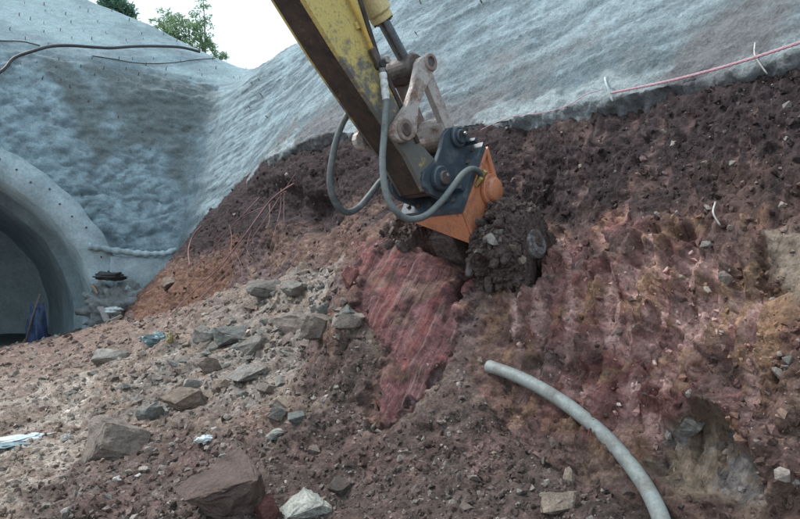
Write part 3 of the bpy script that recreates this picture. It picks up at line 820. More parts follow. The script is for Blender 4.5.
M_MUD = earth_mat('caked_mud', 60, (.5, 1.6), 1.0, .03, flecks=.6, base=(.10, .075, .07))
M_PLATE = paint_mat('muddy_plate', (.20, .20, .21), (.085, .066, .062), (.44, .54), 9, (.5, .9), .2)
TIP = AP(437.6, 179, .20) - NV3 * .20                           # stick tip pin, arm mid-plane
TOPP = AP(235, -170, 0)
arm = empty('excavator', TIP)
tag(arm, 'yellow excavator arm with orange drum cutter working the soil bank', 'excavator')
def poly_prism(pts, n0, n1, nref=None):
    """outline given by photo pixels on the plane n = nref, extruded from n0 to n1 along the side normal"""
    nref = n1 if nref is None else nref
    B = [AP(px, py, nref) for px, py in pts]; return prism3(B, n0 - nref, n1 - nref)
def prism3(B, a, b, bev=.006):
    B = np.array(B); m = len(B); c = B.mean(0)
    def inset(d):
        w_ = c - B; return B + w_ / np.linalg.norm(w_, axis=1)[:, None] * d
    L = [inset(bev) + NV3 * a, B + NV3 * (a + bev), B + NV3 * (b - bev), inset(bev) + NV3 * b]
    V = np.vstack(L); F = []
    for k in range(3):
        for i in range(m): F.append((k * m + i, k * m + (i + 1) % m, (k + 1) * m + (i + 1) % m, (k + 1) * m + i))
    F.append(tuple(range(m))[::-1]); F.append(tuple(range(3 * m, 4 * m)))
    return V, F
def fixn(o):
    bm = bmesh.new(); bm.from_mesh(o.data); bmesh.ops.recalc_face_normals(bm, faces=bm.faces); bm.to_mesh(o.data); bm.free(); return o
def part(name, vf, mat, parent=arm, smooth=False):
    return fixn(obj(name, vf[0], vf[1], mat, parent, smooth=smooth))
def cyl(c, ax, r, l0, l1, n=24, ch=.006, hole=0):
    d, u, v = frame(ax); ring_ = []
    prof = [(l0, r - ch), (l0 + ch, r), (l1 - ch, r), (l1, r - ch)]
    if hole: prof += [(l1, hole), (l1 - hole * .3, hole * .95)]
    V = [c + d * l + rr * (math.cos(2 * math.pi * k / n) * u + math.sin(2 * math.pi * k / n) * v) for l, rr in prof for k in range(n)]
    m = len(prof)
    F = [(i * n + k, i * n + (k + 1) % n, (i + 1) * n + (k + 1) % n, (i + 1) * n + k) for i in range(m - 1) for k in range(n)]
    F.append(tuple(range(n))[::-1]); F.append(tuple(range((m - 1) * n, m * n)))
    return np.array(V), F
def capsule_px(a, ra, b, rb, n=9):
    """link outline round two pixel centres"""
    (ax, ay), (bx, by) = a, b; th = math.atan2(by - ay, bx - ax); o = []
    for k in range(n): t = th + math.pi / 2 + math.pi * k / (n - 1); o.append((ax + ra * math.cos(t), ay + ra * math.sin(t)))
    for k in range(n): t = th - math.pi / 2 + math.pi * k / (n - 1); o.append((bx + rb * math.cos(t), by + rb * math.sin(t)))
    return o
def dogbone_px(a, ra, b, rb, waist, n=11):
    (ax, ay), (bx, by) = a, b; th = math.atan2(by - ay, bx - ax); o = []; ux, uy = math.cos(th), math.sin(th); l = math.hypot(bx - ax, by - ay)
    for k in range(n): t = th + math.radians(65) + math.radians(230) * k / (n - 1); o.append((ax + ra * math.cos(t), ay + ra * math.sin(t)))
    for q in (.35, .65): o.append((ax + ux * l * q + uy * waist, ay + uy * l * q - ux * waist))
    for k in range(n): t = th - math.radians(115) + math.radians(230) * k / (n - 1); o.append((bx + rb * math.cos(t), by + rb * math.sin(t)))
    for q in (.65, .35): o.append((ax + ux * l * q - uy * waist, ay + uy * l * q + ux * waist))
    return o
def midp(px, py, n):               # 3D centre on the mid-plane for a boss seen at (px, py) on plane n
    return AP(px, py, n) - NV3 * n

HW = .165                                                      # half width of the stick
side = [(216, -165), (268, -185), (318, -150), (341, -70), (362, 0), (381, 60), (404, 108), (421, 145), (440, 166), (449, 178), (446, 190), (437, 195), (427, 192), (407, 155), (375, 108), (335, 48), (306, 0), (258, -80)]
stick = part('stick', poly_prism(side, -HW + .02, HW - .02, HW), M_UNDER)
part('side_plate', poly_prism(side, HW - .02, HW + .004, HW), M_YEL, stick)
part('side_plate', poly_prism(side, -HW - .004, -HW + .02, HW), M_YEL, stick)
# welded lips along both lower edges and the upper edge
def strip(pts, n0, n1, wpx, name, mat):
    a = [np.array(p, float) for p in pts]; lo = []; hi = []
    for i, p in enumerate(a):
        t = a[min(i + 1, len(a) - 1)] - a[max(i - 1, 0)]; t /= np.linalg.norm(t); nn = np.array([-t[1], t[0]])
        lo.append(tuple(p - nn * wpx / 2)); hi.append(tuple(p + nn * wpx / 2))
    return part(name, poly_prism(lo + hi[::-1], n0, n1), mat, stick)
low_e = [(216, -165), (258, -80), (306, 0), (335, 48), (375, 108), (407, 155), (425, 190)]
up_e = [(318, -150), (341, -70), (362, 0), (381, 60), (404, 108), (420, 143)]
strip([(x + 1.5, y) for x, y in low_e], HW - .03, HW + .018, 4.5, 'edge_flange', M_YEL)
strip([(x - 1.5, y) for x, y in up_e], HW - .03, HW + .016, 3.5, 'edge_flange', M_UNDER)
for off in (.055, -.055):                                         # ribs along the underside
    strip([(x + 1, y) for x, y in low_e], off - .012, off + .012, 5, 'underside_rib', M_UNDER)
# boom above the picture, running back to the machine
def bbox(a, b, w0, h0, w1, h1):
    d = (b - a) / np.linalg.norm(b - a); s = NV3; t = np.cross(s, d); V = []
    for q, ww, hh in ((a, w0, h0), (a + (b - a) * .5, (w0 + w1) * .5, (h0 + h1) * .55), (b, w1, h1)):
        for x, z in ((-1, -1), (1, -1), (1, 1), (-1, 1)): V.append(q + s * ww / 2 * x + t * hh / 2 * z)
    F = [(i * 4 + j, i * 4 + (j + 1) % 4, i * 4 + 4 + (j + 1) % 4, i * 4 + 4 + j) for i in range(2) for j in range(4)] + [(3, 2, 1, 0), (8, 9, 10, 11)]
    return np.array(V), F
bp = [TOPP + A([0, 0, .12]), TOPP + E1 * 2.6 + A([0, 0, .45]), TOPP + E1 * 5.4 + A([0, 0, -2.3])]
part('boom', join([bbox(bp[0] - E1 * -.0, bp[1], .36, .5, .5, .75), bbox(bp[1], bp[2], .5, .74, .55, .6)]), M_YEL)
part('pivot_pin', cyl(TOPP, NV3, .12, -.32, .32), M_PIN)

# tip boss, pins
part('tip_boss', cyl(TIP, NV3, .135, -.16, .16, 28), M_PIN)
part('pin', cyl(TIP, NV3, .06, -.30, .30, 20), M_PIN)
LNK = midp(405, 130, .25); ROD = midp(428, 63, .22); PB = midp(456, 137.5, .20)
part('pin', cyl(LNK, NV3, .055, -.29, .275, 20), M_PIN)
part('pin', cyl(ROD, NV3, .055, -.26, .25, 20), M_PIN)
part('pin', cyl(PB, NV3, .055, -.28, .275, 20), M_PIN)
# side links
for n0, n1 in ((.195, .25), (-.25, -.195)):
    l = part('side_link', poly_prism(dogbone_px((405, 130), 12, (427, 65), 9.5, 6.2), n0, n1, .25), M_LINK)
    sgn = 1 if n0 > 0 else -1
    part('boss', cyl(LNK, NV3 * sgn, .092, .235, .268, 24, .008, .05), M_LINKB, l)
    part('boss', cyl(ROD, NV3 * sgn, .078, .235, .262, 24, .008, .045), M_LINKB, l)
# rod eye: dark bushing
part('rod_eye', cyl(ROD, NV3, .125, -.20, .095, 24, .02), M_PIN)
# forked bucket link
dirn = (PB - ROD) / np.linalg.norm(PB - ROD)
def link3(a, b, ra, rb, n0, n1):
    d = (b - a) / np.linalg.norm(b - a); u = np.cross(NV3, d); pts = []
    for k in range(8): t = math.pi / 2 + math.pi * k / 7; pts.append(a + ra * (math.cos(t) * d + math.sin(t) * u))
    for k in range(8): t = -math.pi / 2 + math.pi * k / 7; pts.append(b + rb * (math.cos(t) * d + math.sin(t) * u))
    return prism3(pts, n0, n1)
fork = part('forked_link', link3(ROD + (PB - ROD) * .80, PB, .07, .095, -.165, .165), M_LINK)
for n0, n1 in ((.115, .175), (-.175, -.115)):
    part('fork_arm', link3(ROD, ROD + (PB - ROD) * .86, .062, .058, n0, n1), M_LINK if n0 > 0 else M_LINKB, fork)
part('fork_boss', cyl(PB, NV3, .115, -.15, .15, 24), M_LINKB, fork)
# bucket cylinder: rod and barrel lie on the upper side of the stick
r1 = midp(398, 18, .0) ; 
rod_dir = AP(383, 14, .05) - AP(411, 66, .05); rod_dir /= np.linalg.norm(rod_dir)
rp = ROD
b0 = rp + rod_dir * .52; b1 = rp + rod_dir * 2.0
cylb = part('bucket_cylinder', cyl(b0, rod_dir, .115, 0, 1.5, 28, .02), M_CREAM, smooth=False)
part('cylinder_rod', cyl(rp, rod_dir, .052, .05, .62, 20), M_CHROME, cylb, smooth=False)
part('gland_ring', cyl(b0, rod_dir, .098, -.055, .0, 24), M_CREAM, cylb)
for k in range(8):
    d_, u_, v__ = frame(rod_dir); a = 2 * math.pi * k / 8
    part('gland_bolt', cyl(b0 + .078 * (math.cos(a) * u_ + math.sin(a) * v__), rod_dir, .013, -.075, -.05, 6, .002), M_PIN, cylb)

# ---- mounting bracket of the cutter
plate_a, plate_b = (460, 207), (483, 142.5)
ear = [(424, 172), (431, 166), (437, 160), (441, 148), (444, 134), (449, 127.5), (456, 126), (463, 129), (469, 136), (474, 141), (483, 143), (476, 163), (468, 185), (460, 206), (450, 203), (440, 199), (430, 194), (424.5, 187), (422.5, 179)]
W = .36
plate_poly = [(460, 207.5), (483.2, 142), (486, 147.5), (462.5, 213)]
brk = part('mounting_bracket', poly_prism(plate_poly, -W, W, W), M_BRK)
def ear_at(n0, n1):                 # the same outline on each ear, moved along the side normal
    return poly_prism(ear, n0, n1, .21)
part('ear', ear_at(.165, .21), M_BRK, brk); part('ear', ear_at(-.21, -.165), M_BRK, brk)
for P_, s in ((TIP, 1), (TIP, -1), (PB, 1), (PB, -1)):
    part('pin_boss', cyl(P_, NV3 * s, .108 if P_ is TIP else .095, .205, .265 if P_ is TIP else .25, 28, .012, .06), M_BRK, brk)
    part('pin_cap', cyl(P_, NV3 * s, .062, .22, .292 if P_ is TIP else .275, 20, .008), M_BRK, brk)
    part('retaining_bolt', cyl(P_ + (PB - TIP) / np.linalg.norm(PB - TIP) * .03, NV3 * s, .014, .28, .305, 6, .002), M_STEEL, brk)
pa = AP(*plate_a, W); pb = AP(*plate_b, W); pd = pb - pa; plen = np.linalg.norm(pd); pd /= plen
up_pl = np.cross(pd, NV3); up_pl *= np.sign(up_pl @ (TIP - pa))
for side_n in (-.09, -.63):
    for k in range(5):
        c = pa + pd * plen * (.1 + .2 * k) + NV3 * side_n
        part('bolt', cyl(c, up_pl, .022, -.01, .022, 6, .003), M_PIN, brk)
for k in range(3):
    c = pa + pd * plen * .09 + NV3 * (-.22 - .14 * k)
    part('bolt', cyl(c, up_pl, .022, -.01, .022, 6, .003), M_PIN, brk)
# stiffening rib from ear to plate edge
for k, (px, py) in enumerate(((466, 146), (452, 193))):
    c = AP(px, py, .21)
    part('stiffener', prism3([c, c + pd * .03, c + pd * .03 - up_pl * .0 + up_pl * .05, c + up_pl * .05], 0, .13, .002), M_BRK, brk)

# ---- orange gearbox housing
a0, a1, b0_, b1_ = AP(462.5, 213, W - .01), AP(485.5, 147, W - .01), AP(474.5, 246, W - .01), AP(497, 186, W - .01)
c0, c1 = a0 - NV3 * (2 * W - .02), a1 - NV3 * (2 * W - .02)
d0 = AP(424, 223, -W + .01); d1 = b1_ - NV3 * (2 * W - .02)
HV = np.array([a0, a1, b1_, b0_, c0, c1, d1, d0])
HF = [(0, 1, 2, 3), (7, 6, 5, 4), (0, 4, 5, 1), (1, 5, 6, 2), (2, 6, 7, 3), (3, 7, 4, 0)]
hs = part('gearbox_housing', (HV, HF), M_ORG)
bm = bmesh.new(); bm.from_mesh(hs.data)
bmesh.ops.bevel(bm, geom=bm.edges[:], offset=.008, segments=2, affect='EDGES'); bm.to_mesh(hs.data); bm.free()
# raised frame round the near face
fr = [a0, a1, b1_, b0_]; cen = sum(fr) / 4
for i in range(4):
    p, q = fr[i], fr[(i + 1) % 4]; wd_ = .05
    pi_, qi = p + (cen - p) / np.linalg.norm(cen - p) * wd_ * 1.3, q + (cen - q) / np.linalg.norm(cen - q) * wd_ * 1.3
    part('face_frame', prism3([p, q, qi, pi_], .0, .028, .003), M_ORG, hs)
mc = AP(489, 190, W)
ax_m = NV3 * .96 + A([0, 0, .0]) - E1 * .1
part('motor_cap', cyl(mc - E1 * .03, ax_m, .115, -.05, .07, 28, .02), M_ORG, hs, True)
part('motor_flange', cyl(mc - E1 * .03, ax_m, .15, -.02, .02, 28, .006), M_ORG, hs)
for i in range(2):
    part('hose_fitting', cyl(AP(480 - i * 4, 179 + i * 7, W + .02), NV3 * .6 + A([0, 0, .6]), .026, 0, .09, 6, .003), M_BRASS, hs)
mid_c = AP(513, 253, .58) - NV3 * .58
nk = [AP(467, 205, W), AP(490, 170, W), AP(497, 186, W)]
part('gear_neck', prism3([x - NV3 * (W - .0) for x in (b0_ + (a0 - b0_) * .3, b1_ + (a1 - b1_) * .3)] + [mid_c - E1 * .16 + A([0, 0, -.02]), mid_c - E1 * .05 + A([0, 0, -.2]), mid_c + E1 * .16 + A([0, 0, -.05])], -.14, .14, .01), M_MUD, hs)

# ---- cutting drums caked with mud, teeth all round
def drum(sgn, seed):
    c0_ = mid_c + NV3 * sgn * .36; ax = NV3 * sgn
    d, u, v = frame(ax); nl, na = 64, 170; L = .45
    V = []
    for i in range(nl + 1):
        t = i / nl
        R = (.325 + .07 * math.sin(math.pi * min(t * 1.25, 1) * .62)) * (1 if t < .72 else 1 - .30 * ((t - .72) / .28) ** 1.6)
        for k in range(na):
            a = 2 * math.pi * k / na; V.append(c0_ + d * t * L + R * (math.cos(a) * u + math.sin(a) * v))
    V = np.array(V); rad = V - c0_; rad -= np.outer(rad @ d, d); rn = rad / np.linalg.norm(rad, axis=1)[:, None]
    V += rn * (.07 * clods(V, .12, seed)[0] + .035 * clods(V, .045, seed + 1)[0] + .09 * fbm(V, .2, 4, .6, seed) - .04)[:, None]
    F = [(i * na + k, i * na + (k + 1) % na, (i + 1) * na + (k + 1) % na, (i + 1) * na + k) for i in range(nl) for k in range(na)]
    F.append(tuple(range(na))[::-1]); F.append(tuple(range(nl * na, (nl + 1) * na)))
    o = part('cutting_drum', (V, F), M_MUD, arm, True)
    part('end_plate', cyl(c0_ + d * L + A([0, 0, .08]), d + A([0, 0, .25]) * 1, .14, -.08, .03, 26, .03), M_PLATE, o)
    part('end_hub', cyl(c0_ + d * L + A([0, 0, .08]), d + A([0, 0, .25]), .05, .0, .045, 16, .01), M_MUD, o)
    rnd = random.Random(seed)
    for k in range(24):
        t = (k % 6 + .5) / 6 * .92; a = k * 2.399 + rnd.uniform(-.2, .2)
        rv = math.cos(a) * u + math.sin(a) * v; tv = -math.sin(a) * u + math.cos(a) * v
        R = (.38 if t < .7 else .33)
        p0 = c0_ + d * t * L + rv * R; td = rv * .8 + tv * .55 + d * .2; td /= np.linalg.norm(td)
        pts = np.array([p0 - td * .03, p0 + td * .05, p0 + td * .075, p0 + td * .10])
        tv_, tf_ = tube(pts, [.045, .042, .034, .016], 8)
        part('pick', (tv_, tf_), M_PIN if k % 3 == 0 else M_MUD, o)
    return o
DRUMS = [drum(1, 11), drum(-1, 23)]

# ---- hydraulic hoses
def hose(pts, r, mat, name='hydraulic_hose', rib=.013, parent=arm):
    P, t = resample(catmull(pts, 14), rib / 2)
    rr = r * (1 + .07 * np.where(np.arange(len(P)) % 2 == 0, 1, -1))
    return part(name, tube(P, rr, 12), mat, parent, True)
h1 = [AP(381.5, 66, .215), AP(384, 82, .235), AP(386, 100, .25), AP(384.5, 130, .28), AP(382.5, 160, .32), AP(385, 188, .36), AP(393, 208, .40), (AP(408, 219, .42)), AP(425, 216, .43),
      AP(440, 203, .44), AP(452, 188, .46), AP(463, 174, .47), AP(472, 169, .46), AP(479, 172, .42), AP(482, 179, .385)]
hose(h1, .026, M_HOSE2)
P, t = resample(catmull(h1[:3], 14), .01)
part('tape_wrap', tube(P[6:], .031 + .002 * np.sin(np.arange(len(P) - 6) * .9), 12), paint_mat('white_tape', (.6, .62, .62), (.25, .27, .28), (.5, .66), 30, (.5, .7)), arm, True)
h2 = [AP(352, 108, -.20), AP(344, 120, -.22), AP(337, 138, -.24), AP(332, 160, -.26), AP(330, 182, -.28), AP(335, 202, -.29), AP(346, 212, -.29), AP(358, 208, -.28), AP(369, 196, -.26), AP(380, 182, -.24), AP(392, 172, -.2)]
hose(h2, .028, M_HOSE)
# rigid yellow line and its fitting on the side of the stick
yl_ = [AP(330, -70, .205), AP(350, -2, .205), AP(360, 20, .205), AP(372, 50, .205)]
part('steel_tube', tube(catmull(yl_, 8), .020, 10), paint_mat('yellow_tube', (.55, .36, .08), (.3, .22, .1), (.52, .72), 9, (.35, .6)), stick, True)
part('tube_fitting', cyl(AP(371.5, 49, .205), AP(379, 64, .205) - AP(371.5, 49, .205), .033, -.005, .15, 6, .004), M_PIN, stick)
part('clamp', cyl(AP(377, 66, .17), NV3, .035, 0, .075, 12, .004), M_BLACK, stick)
part('clamp', cyl(AP(381, 62, .17), NV3, .030, 0, .085, 6, .004), M_STEEL, stick)
part('clamp_bracket', poly_prism([(355, 22), (363, 20), (366, 27), (358, 29)], HW, HW + .03), M_YEL, stick)

# ================================================================== LOOSE STONES
def hull(n, seed, flat=1.0):
    r = np.random.RandomState(seed); P = r.normal(size=(n, 3)); P /= np.linalg.norm(P, axis=1)[:, None]
    P *= r.uniform(.8, 1.0, (n, 1)); bm = bmesh.new()
    for p in P: bm.verts.new(p)
    res = bmesh.ops.convex_hull(bm, input=bm.verts[:])
    bmesh.ops.delete(bm, geom=[g for g in res['geom_interior'] if isinstance(g, bmesh.types.BMVert)], context='VERTS')
    bmesh.ops.triangulate(bm, faces=bm.faces[:]); bmesh.ops.recalc_face_normals(bm, faces=bm.faces[:]); bm.verts.index_update()
    V = np.array([v.co[:] for v in bm.verts]); F = np.array([[v.index for v in f.verts] for f in bm.faces]); bm.free()
    V -= (V.max(0) + V.min(0)) / 2; V /= (V.max(0) - V.min(0)).max() / 2
    return V, F
def block(seed):
    """an angular broken block: jittered box corners, a few knocked off"""
    r = np.random.RandomState(seed); P = A([(x, y, z) for x in (-1, 1) for y in (-1, 1) for z in (-1, 1)], float)
    P = np.vstack([P * r.uniform(.30, 1.0, (8, 3)), r.normal(size=(9, 3)) * A([.75, .7, .6]), P[r.randint(8, size=3)] * r.uniform(.3, 1, (3, 3))]); P = np.clip(P, -1, 1) @ rotm(seed + 5).T; bm = bmesh.new()
    for p in P: bm.verts.new(p)
    res = bmesh.ops.convex_hull(bm, input=bm.verts[:])
    bmesh.ops.delete(bm, geom=[g for g in res['geom_interior'] if isinstance(g, bmesh.types.BMVert)], context='VERTS')
    bmesh.ops.triangulate(bm, faces=bm.faces[:]); bmesh.ops.recalc_face_normals(bm, faces=bm.faces[:]); bm.verts.index_update()
    V = np.array([v.co[:] for v in bm.verts]); F = np.array([[v.index for v in f.verts] for f in bm.faces]); bm.free()
    V -= (V.max(0) + V.min(0)) / 2; V /= (V.max(0) - V.min(0)).max() / 2
    return V, F
def big_rock(seed, n=18, cuts=3, amp=.07):
    V, F = block(seed); bm = bmesh.new()
    vs_ = [bm.verts.new(v) for v in V]
    for f in F: bm.faces.new([vs_[i] for i in f])
    bmesh.ops.subdivide_edges(bm, edges=bm.edges[:], cuts=cuts, use_grid_fill=True)
    bmesh.ops.triangulate(bm, faces=bm.faces[:]); bm.normal_update(); bm.verts.index_update()
    co = np.array([v.co[:] for v in bm.verts]); no = np.array([v.normal[:] for v in bm.verts])
    co = co + no * (amp * fbm(co, .55, 4, .6, seed) + amp * .8 * (clods(co, .6, seed)[0] - .5))[:, None]
    Fo = np.array([[v.index for v in f.verts] for f in bm.faces]); bm.free(); return co, Fo
def rotm(seed):
    r = np.random.RandomState(seed); q = r.normal(size=4); q /= np.linalg.norm(q); w_, x, y, z = q
    return A([[1 - 2 * (y * y + z * z), 2 * (x * y - z * w_), 2 * (x * z + y * w_)], [2 * (x * y + z * w_), 1 - 2 * (x * x + z * z), 2 * (y * z - x * w_)],
              [2 * (x * z - y * w_), 2 * (y * z + x * w_), 1 - 2 * (x * x + y * y)]])

# ---- boulders one can point at:  px, py, width, height (pixels), stone, tilt, label
BIG = [
 (112, 440, 80, 56, 'dusty', -.45, 'large tilted brown slab boulder on the left foreground rubble'),
 (182, 400, 54, 25, 'tan', .0, 'flat tan boulder just below the white stone'),
 (225, 490, 88, 74, 'earthy', .2, 'big dark brown boulder half buried at the bottom edge'),
 (303, 507, 58, 34, 'speck', .0, 'pale speckled grey boulder at the bottom edge'),
 (264, 508, 34, 30, 'red', .0, 'dark red stone between the two boulders at the bottom edge'),
 (340, 487, 28, 15, 'dark', -.3, 'small dark brown wedge of rock above the speckled boulder'),
 (298, 316, 40, 25, 'dusty', .1, 'brown grey boulder in the upper rubble, left of its twin'),
 (321, 326, 38, 26, 'dusty', -.2, 'brown grey boulder in the upper rubble, right of its twin'),
 (268, 286, 38, 20, 'grey', .1, 'grey slab with dark end at the top of the rubble'),
 (297, 284, 30, 22, 'grey', .2, 'pale grey block at the top of the rubble'),
 (347, 313, 22, 18, 'teal', .4, 'small teal grey stone at the right end of the rubble'),
 (328, 305, 20, 14, 'teal', .0, 'small greenish stone touching the upper brown boulders'),
 (350, 278, 18, 26, 'red', .9, 'upright reddish stone beside the red scraped face'),
 (249, 372, 50, 18, 'grey', .12, 'long flat grey slab in the middle of the rubble'),
 (190, 383, 26, 13, 'pale', .3, 'white angular stone on top of the flat tan boulder'),
 (208, 366, 26, 20, 'brown', .0, 'rounded brown stone above the white stone'),
 (222, 385, 24, 15, 'tan', .0, 'pinkish tan stone right of the white stone'),
 (110, 356, 34, 18, 'grey', .1, 'grey slab below the timber plank by the tunnel'),
 (278, 434, 24, 11, 'speck', .0, 'flat pale green stone in the middle of the foreground dirt'),
 (276, 412, 22, 18, 'grey', .5, 'grey angular stone in the small pile in the dark dirt'),
 (297, 417, 20, 13, 'teal', .0, 'dark teal stone in the small pile in the dark dirt'),
 (284, 404, 26, 10, 'tan', -.4, 'long tan sliver on the small pile in the dark dirt'),
 (314, 450, 14, 11, 'brown', .0, 'small mauve stone alone in the foreground dirt'),
 (555, 505, 40, 26, 'tan', .1, 'tan block on the dirt at the bottom beside the grey hose'),
 (570, 476, 13, 20, 'tan', 1.2, 'small upright tan stone above the tan block'),
 (232, 335, 44, 20, 'teal', .0, 'flat greenish grey slab on the upper left of the rubble'),
 (205, 335, 28, 16, 'grey', .1, 'small grey slab left of the greenish grey slab'),
 (172, 280, 24, 14, 'tan', .1, 'pale stone on the dark mound by the abutment'),
 (150, 412, 30, 20, 'teal', .2, 'dark greenish stone behind the tilted brown slab'),
 (690, 418, 30, 20, 'grey', .2, 'grey clod lodged above the ochre pocket in the bank'),
 (255, 345, 30, 22, 'grey', .3, 'blocky grey stone left of the brown boulders'),
 (162, 411, 16, 12, 'pale', .0, 'small pale chip beside the tilted brown slab'),
 (66, 438, 12, 10, 'pale', .0, 'small white pebble left of the tilted brown slab'),
]
for i, (px, py, wp, hp, mat, tilt, label) in enumerate(BIG):
    L, n_ = hit(px, py + hp * .28)
    if L is None: continue
    d = (L - CAM) @ FWD; sx = wp * d / FPX / 2; sz = hp * d / FPX / 2
    V, F = big_rock(100 + i * 7, 15 if i % 3 else 22, 7 if wp > 40 else 4, .075)
    ya = .5 * math.sin(i * 1.7); V = V @ A([[math.cos(ya), -math.sin(ya), 0], [math.sin(ya), math.cos(ya), 0], [0, 0, 1]]).T
    V /= (V.max(0) - V.min(0)) / 2
    ct, st_ = math.cos(tilt), math.sin(tilt)
    q = V * A([sx, sx * .85, sz * 1.05])
    q = np.c_[q[:, 0] * ct - q[:, 2] * st_, q[:, 1], q[:, 0] * st_ + q[:, 2] * ct] if abs(tilt) < .6 else q
    W3 = q[:, :1] * RGT + q[:, 1:2] * A([FWD[0], FWD[1], 0]) + q[:, 2:3] * A([0, 0, 1])
    c = L + A([0, 0, 1]) * sz * .42 + A([FWD[0], FWD[1], 0]) * sx * .2
    if c[0] > 3.2: c = L + n_ * .02
    tag(obj('boulder' if wp > 35 else 'stone', W3 + c, F, M_ROCK[mat], smooth=False), label, 'rock')

# ---- stones that nothing tells apart: single objects sharing a few meshes
TPL = [hull(9 + k % 6, 500 + k) for k in range(24)]
STONE_ME = {}
def stone_mesh(k, mat):
    if (k, mat) not in STONE_ME:
        V, F = big_rock(700 + k, 10 + k % 5, 1, .05)
        me = make_mesh('stone', V, F, smooth=False); me.materials.append(M_ROCK[mat]); STONE_ME[k, mat] = me
    return STONE_ME[k, mat]
rs = np.random.RandomState(12)
ANCHOR = {(112, 440): 'the large tilted slab boulder', (182, 400): 'the flat tan boulder', (225, 490): 'the big dark boulder', (303, 507): 'the speckled boulder',
          (298, 316): 'the left of the twin boulders', (321, 326): 'the right of the twin boulders', (268, 286): 'the topmost grey slab', (347, 313): 'the teal grey stone',
          (249, 372): 'the long flat grey slab', (190, 383): 'the white stone', (110, 356): 'the grey slab near the plank', (278, 434): 'the pale green stone',
          (555, 505): 'the tan block', (232, 335): 'the greenish grey slab', (255, 345): 'the blocky grey stone', (157, 342): 'the teal bag', (24, 438): 'the pale plastic sheet',
          (482, 375): 'the upper pipe end', (640, 485): 'the lower part of the pipe', (375, 430): 'the tip of the red face', (205, 441): 'the grey plastic scrap', (38, 327): 'the blue bundle'}
LOOK = dict(grey='grey', brown='brown', dusty='dusty', tan='tan', teal='greenish', pale='pale', dark='dark')
PLACED = []
ORD = ['nearest', 'second nearest', 'third nearest', 'fourth nearest', 'fifth nearest', 'sixth nearest', 'seventh nearest', 'eighth nearest', 'ninth nearest', 'tenth nearest']
ZONES = [ # outline in the photograph, count, size range (m), stones, label, group
 ([(235, 285), (345, 262), (358, 330), (300, 360), (260, 400), (180, 395), (140, 375), (200, 330)], 186, (.035, .135), ('grey', 'brown', 'dusty', 'dusty', 'tan', 'grey', 'teal'),
  'angular grey stone in the loose rubble heap against the bank', 'stones of the rubble heap'),
 ([(0, 360), (110, 340), (170, 350), (190, 400), (110, 420), (30, 400)], 44, (.05, .12), ('grey', 'brown', 'tan'),
  'brown grey stone scattered on the left below the tunnel', 'stones below the tunnel'),
 ([(60, 440), (150, 420), (330, 410), (350, 519), (60, 519)], 44, (.02, .055), ('grey', 'brown', 'tan', 'pale', 'dark'),
  'small stone in the foreground dirt around the boulders', 'stones in the foreground dirt'),
 ([(380, 440), (470, 400), (560, 440), (690, 500), (700, 519), (380, 519)], 26, (.018, .05), ('brown', 'dark', 'tan'),
  'small brown stone on the dirt below the grey hose', 'stones below the hose'),
]
for poly, cnt, (s0, s1), mats, label, grp in ZONES:
    P_ = np.array(poly); lo, hi_ = P_.min(0), P_.max(0); k = 0; guard = 0
    while k < cnt and guard < 4000:
        guard += 1
        px, py = rs.uniform(lo, hi_)
        if poly_sd(A([px]), A([py]), poly)[0] > 0: continue
        L, n_ = hit(px, py)
        if L is None: continue
        sz = s0 * (s1 / s0) ** (rs.rand() ** 1.7)
        mt_ = mats[rs.randint(len(mats))]
        o = bpy.data.objects.new('stone', stone_mesh(rs.randint(8), mt_)); COL.objects.link(o); PLACED.append((o, px, py, mt_, sz, (s0 * s1) ** .5, grp))
        o.location = L - n_ * sz * .05; o.rotation_euler = rs.uniform(0, 6.28, 3) * A([.08, .08, 1])
        o.scale = (sz * rs.uniform(.8, 1.3), sz * rs.uniform(.7, 1.1), sz * rs.uniform(.4, .8))
        tag(o, label, 'stone', grp); k += 1
by = {}
for o, px, py, mt_, sz, md, grp in PLACED:
    (ax_, ay_), nm_ = min(ANCHOR.items(), key=lambda q: math.hypot(q[0][0] - px, q[0][1] - py))
    dx, dy = px - ax_, py - ay_
    side_ = ('right of' if dx > 0 else 'left of') if abs(dx) > abs(dy) else ('below' if dy > 0 else 'above')
    by.setdefault((('larger ' if sz > md else 'small ') + LOOK[mt_] + ' stone', side_, nm_), []).append((math.hypot(dx, dy), o))
for (wh, side_, nm_), l in by.items():
    l.sort(key=lambda q: q[0])
    for i, (d, o) in enumerate(l):
        o['label'] = (wh + ' ' + side_ + ' ' + nm_) if len(l) == 1 else '%s %s %s %s' % (ORD[min(i, 9)], wh, side_, nm_)
# stones set in the face of the bank
for k in range(70):
    px, py = rs.uniform(130, 790), rs.uniform(90, 420)
    L, n_ = hit(px, py)
    if L is None or drop(L[0], L[1])[0] is None or L[0] < 3.3 or (360 < px < 480 and py > 240): continue
    sz = .014 * (3.4 ** rs.rand()) * (1 if L[1] < 8 else 1.8)
    o = bpy.data.objects.new('stone', stone_mesh(rs.randint(8), ('brown', 'grey', 'dark', 'tan')[rs.randint(4)])); COL.objects.link(o)
    o.parent = bank; o.location = L; o.rotation_euler = rs.uniform(0, 6.28, 3)
    o.scale = (sz * rs.uniform(.8, 1.3), sz * rs.uniform(.7, 1.1), sz * rs.uniform(.5, .9))

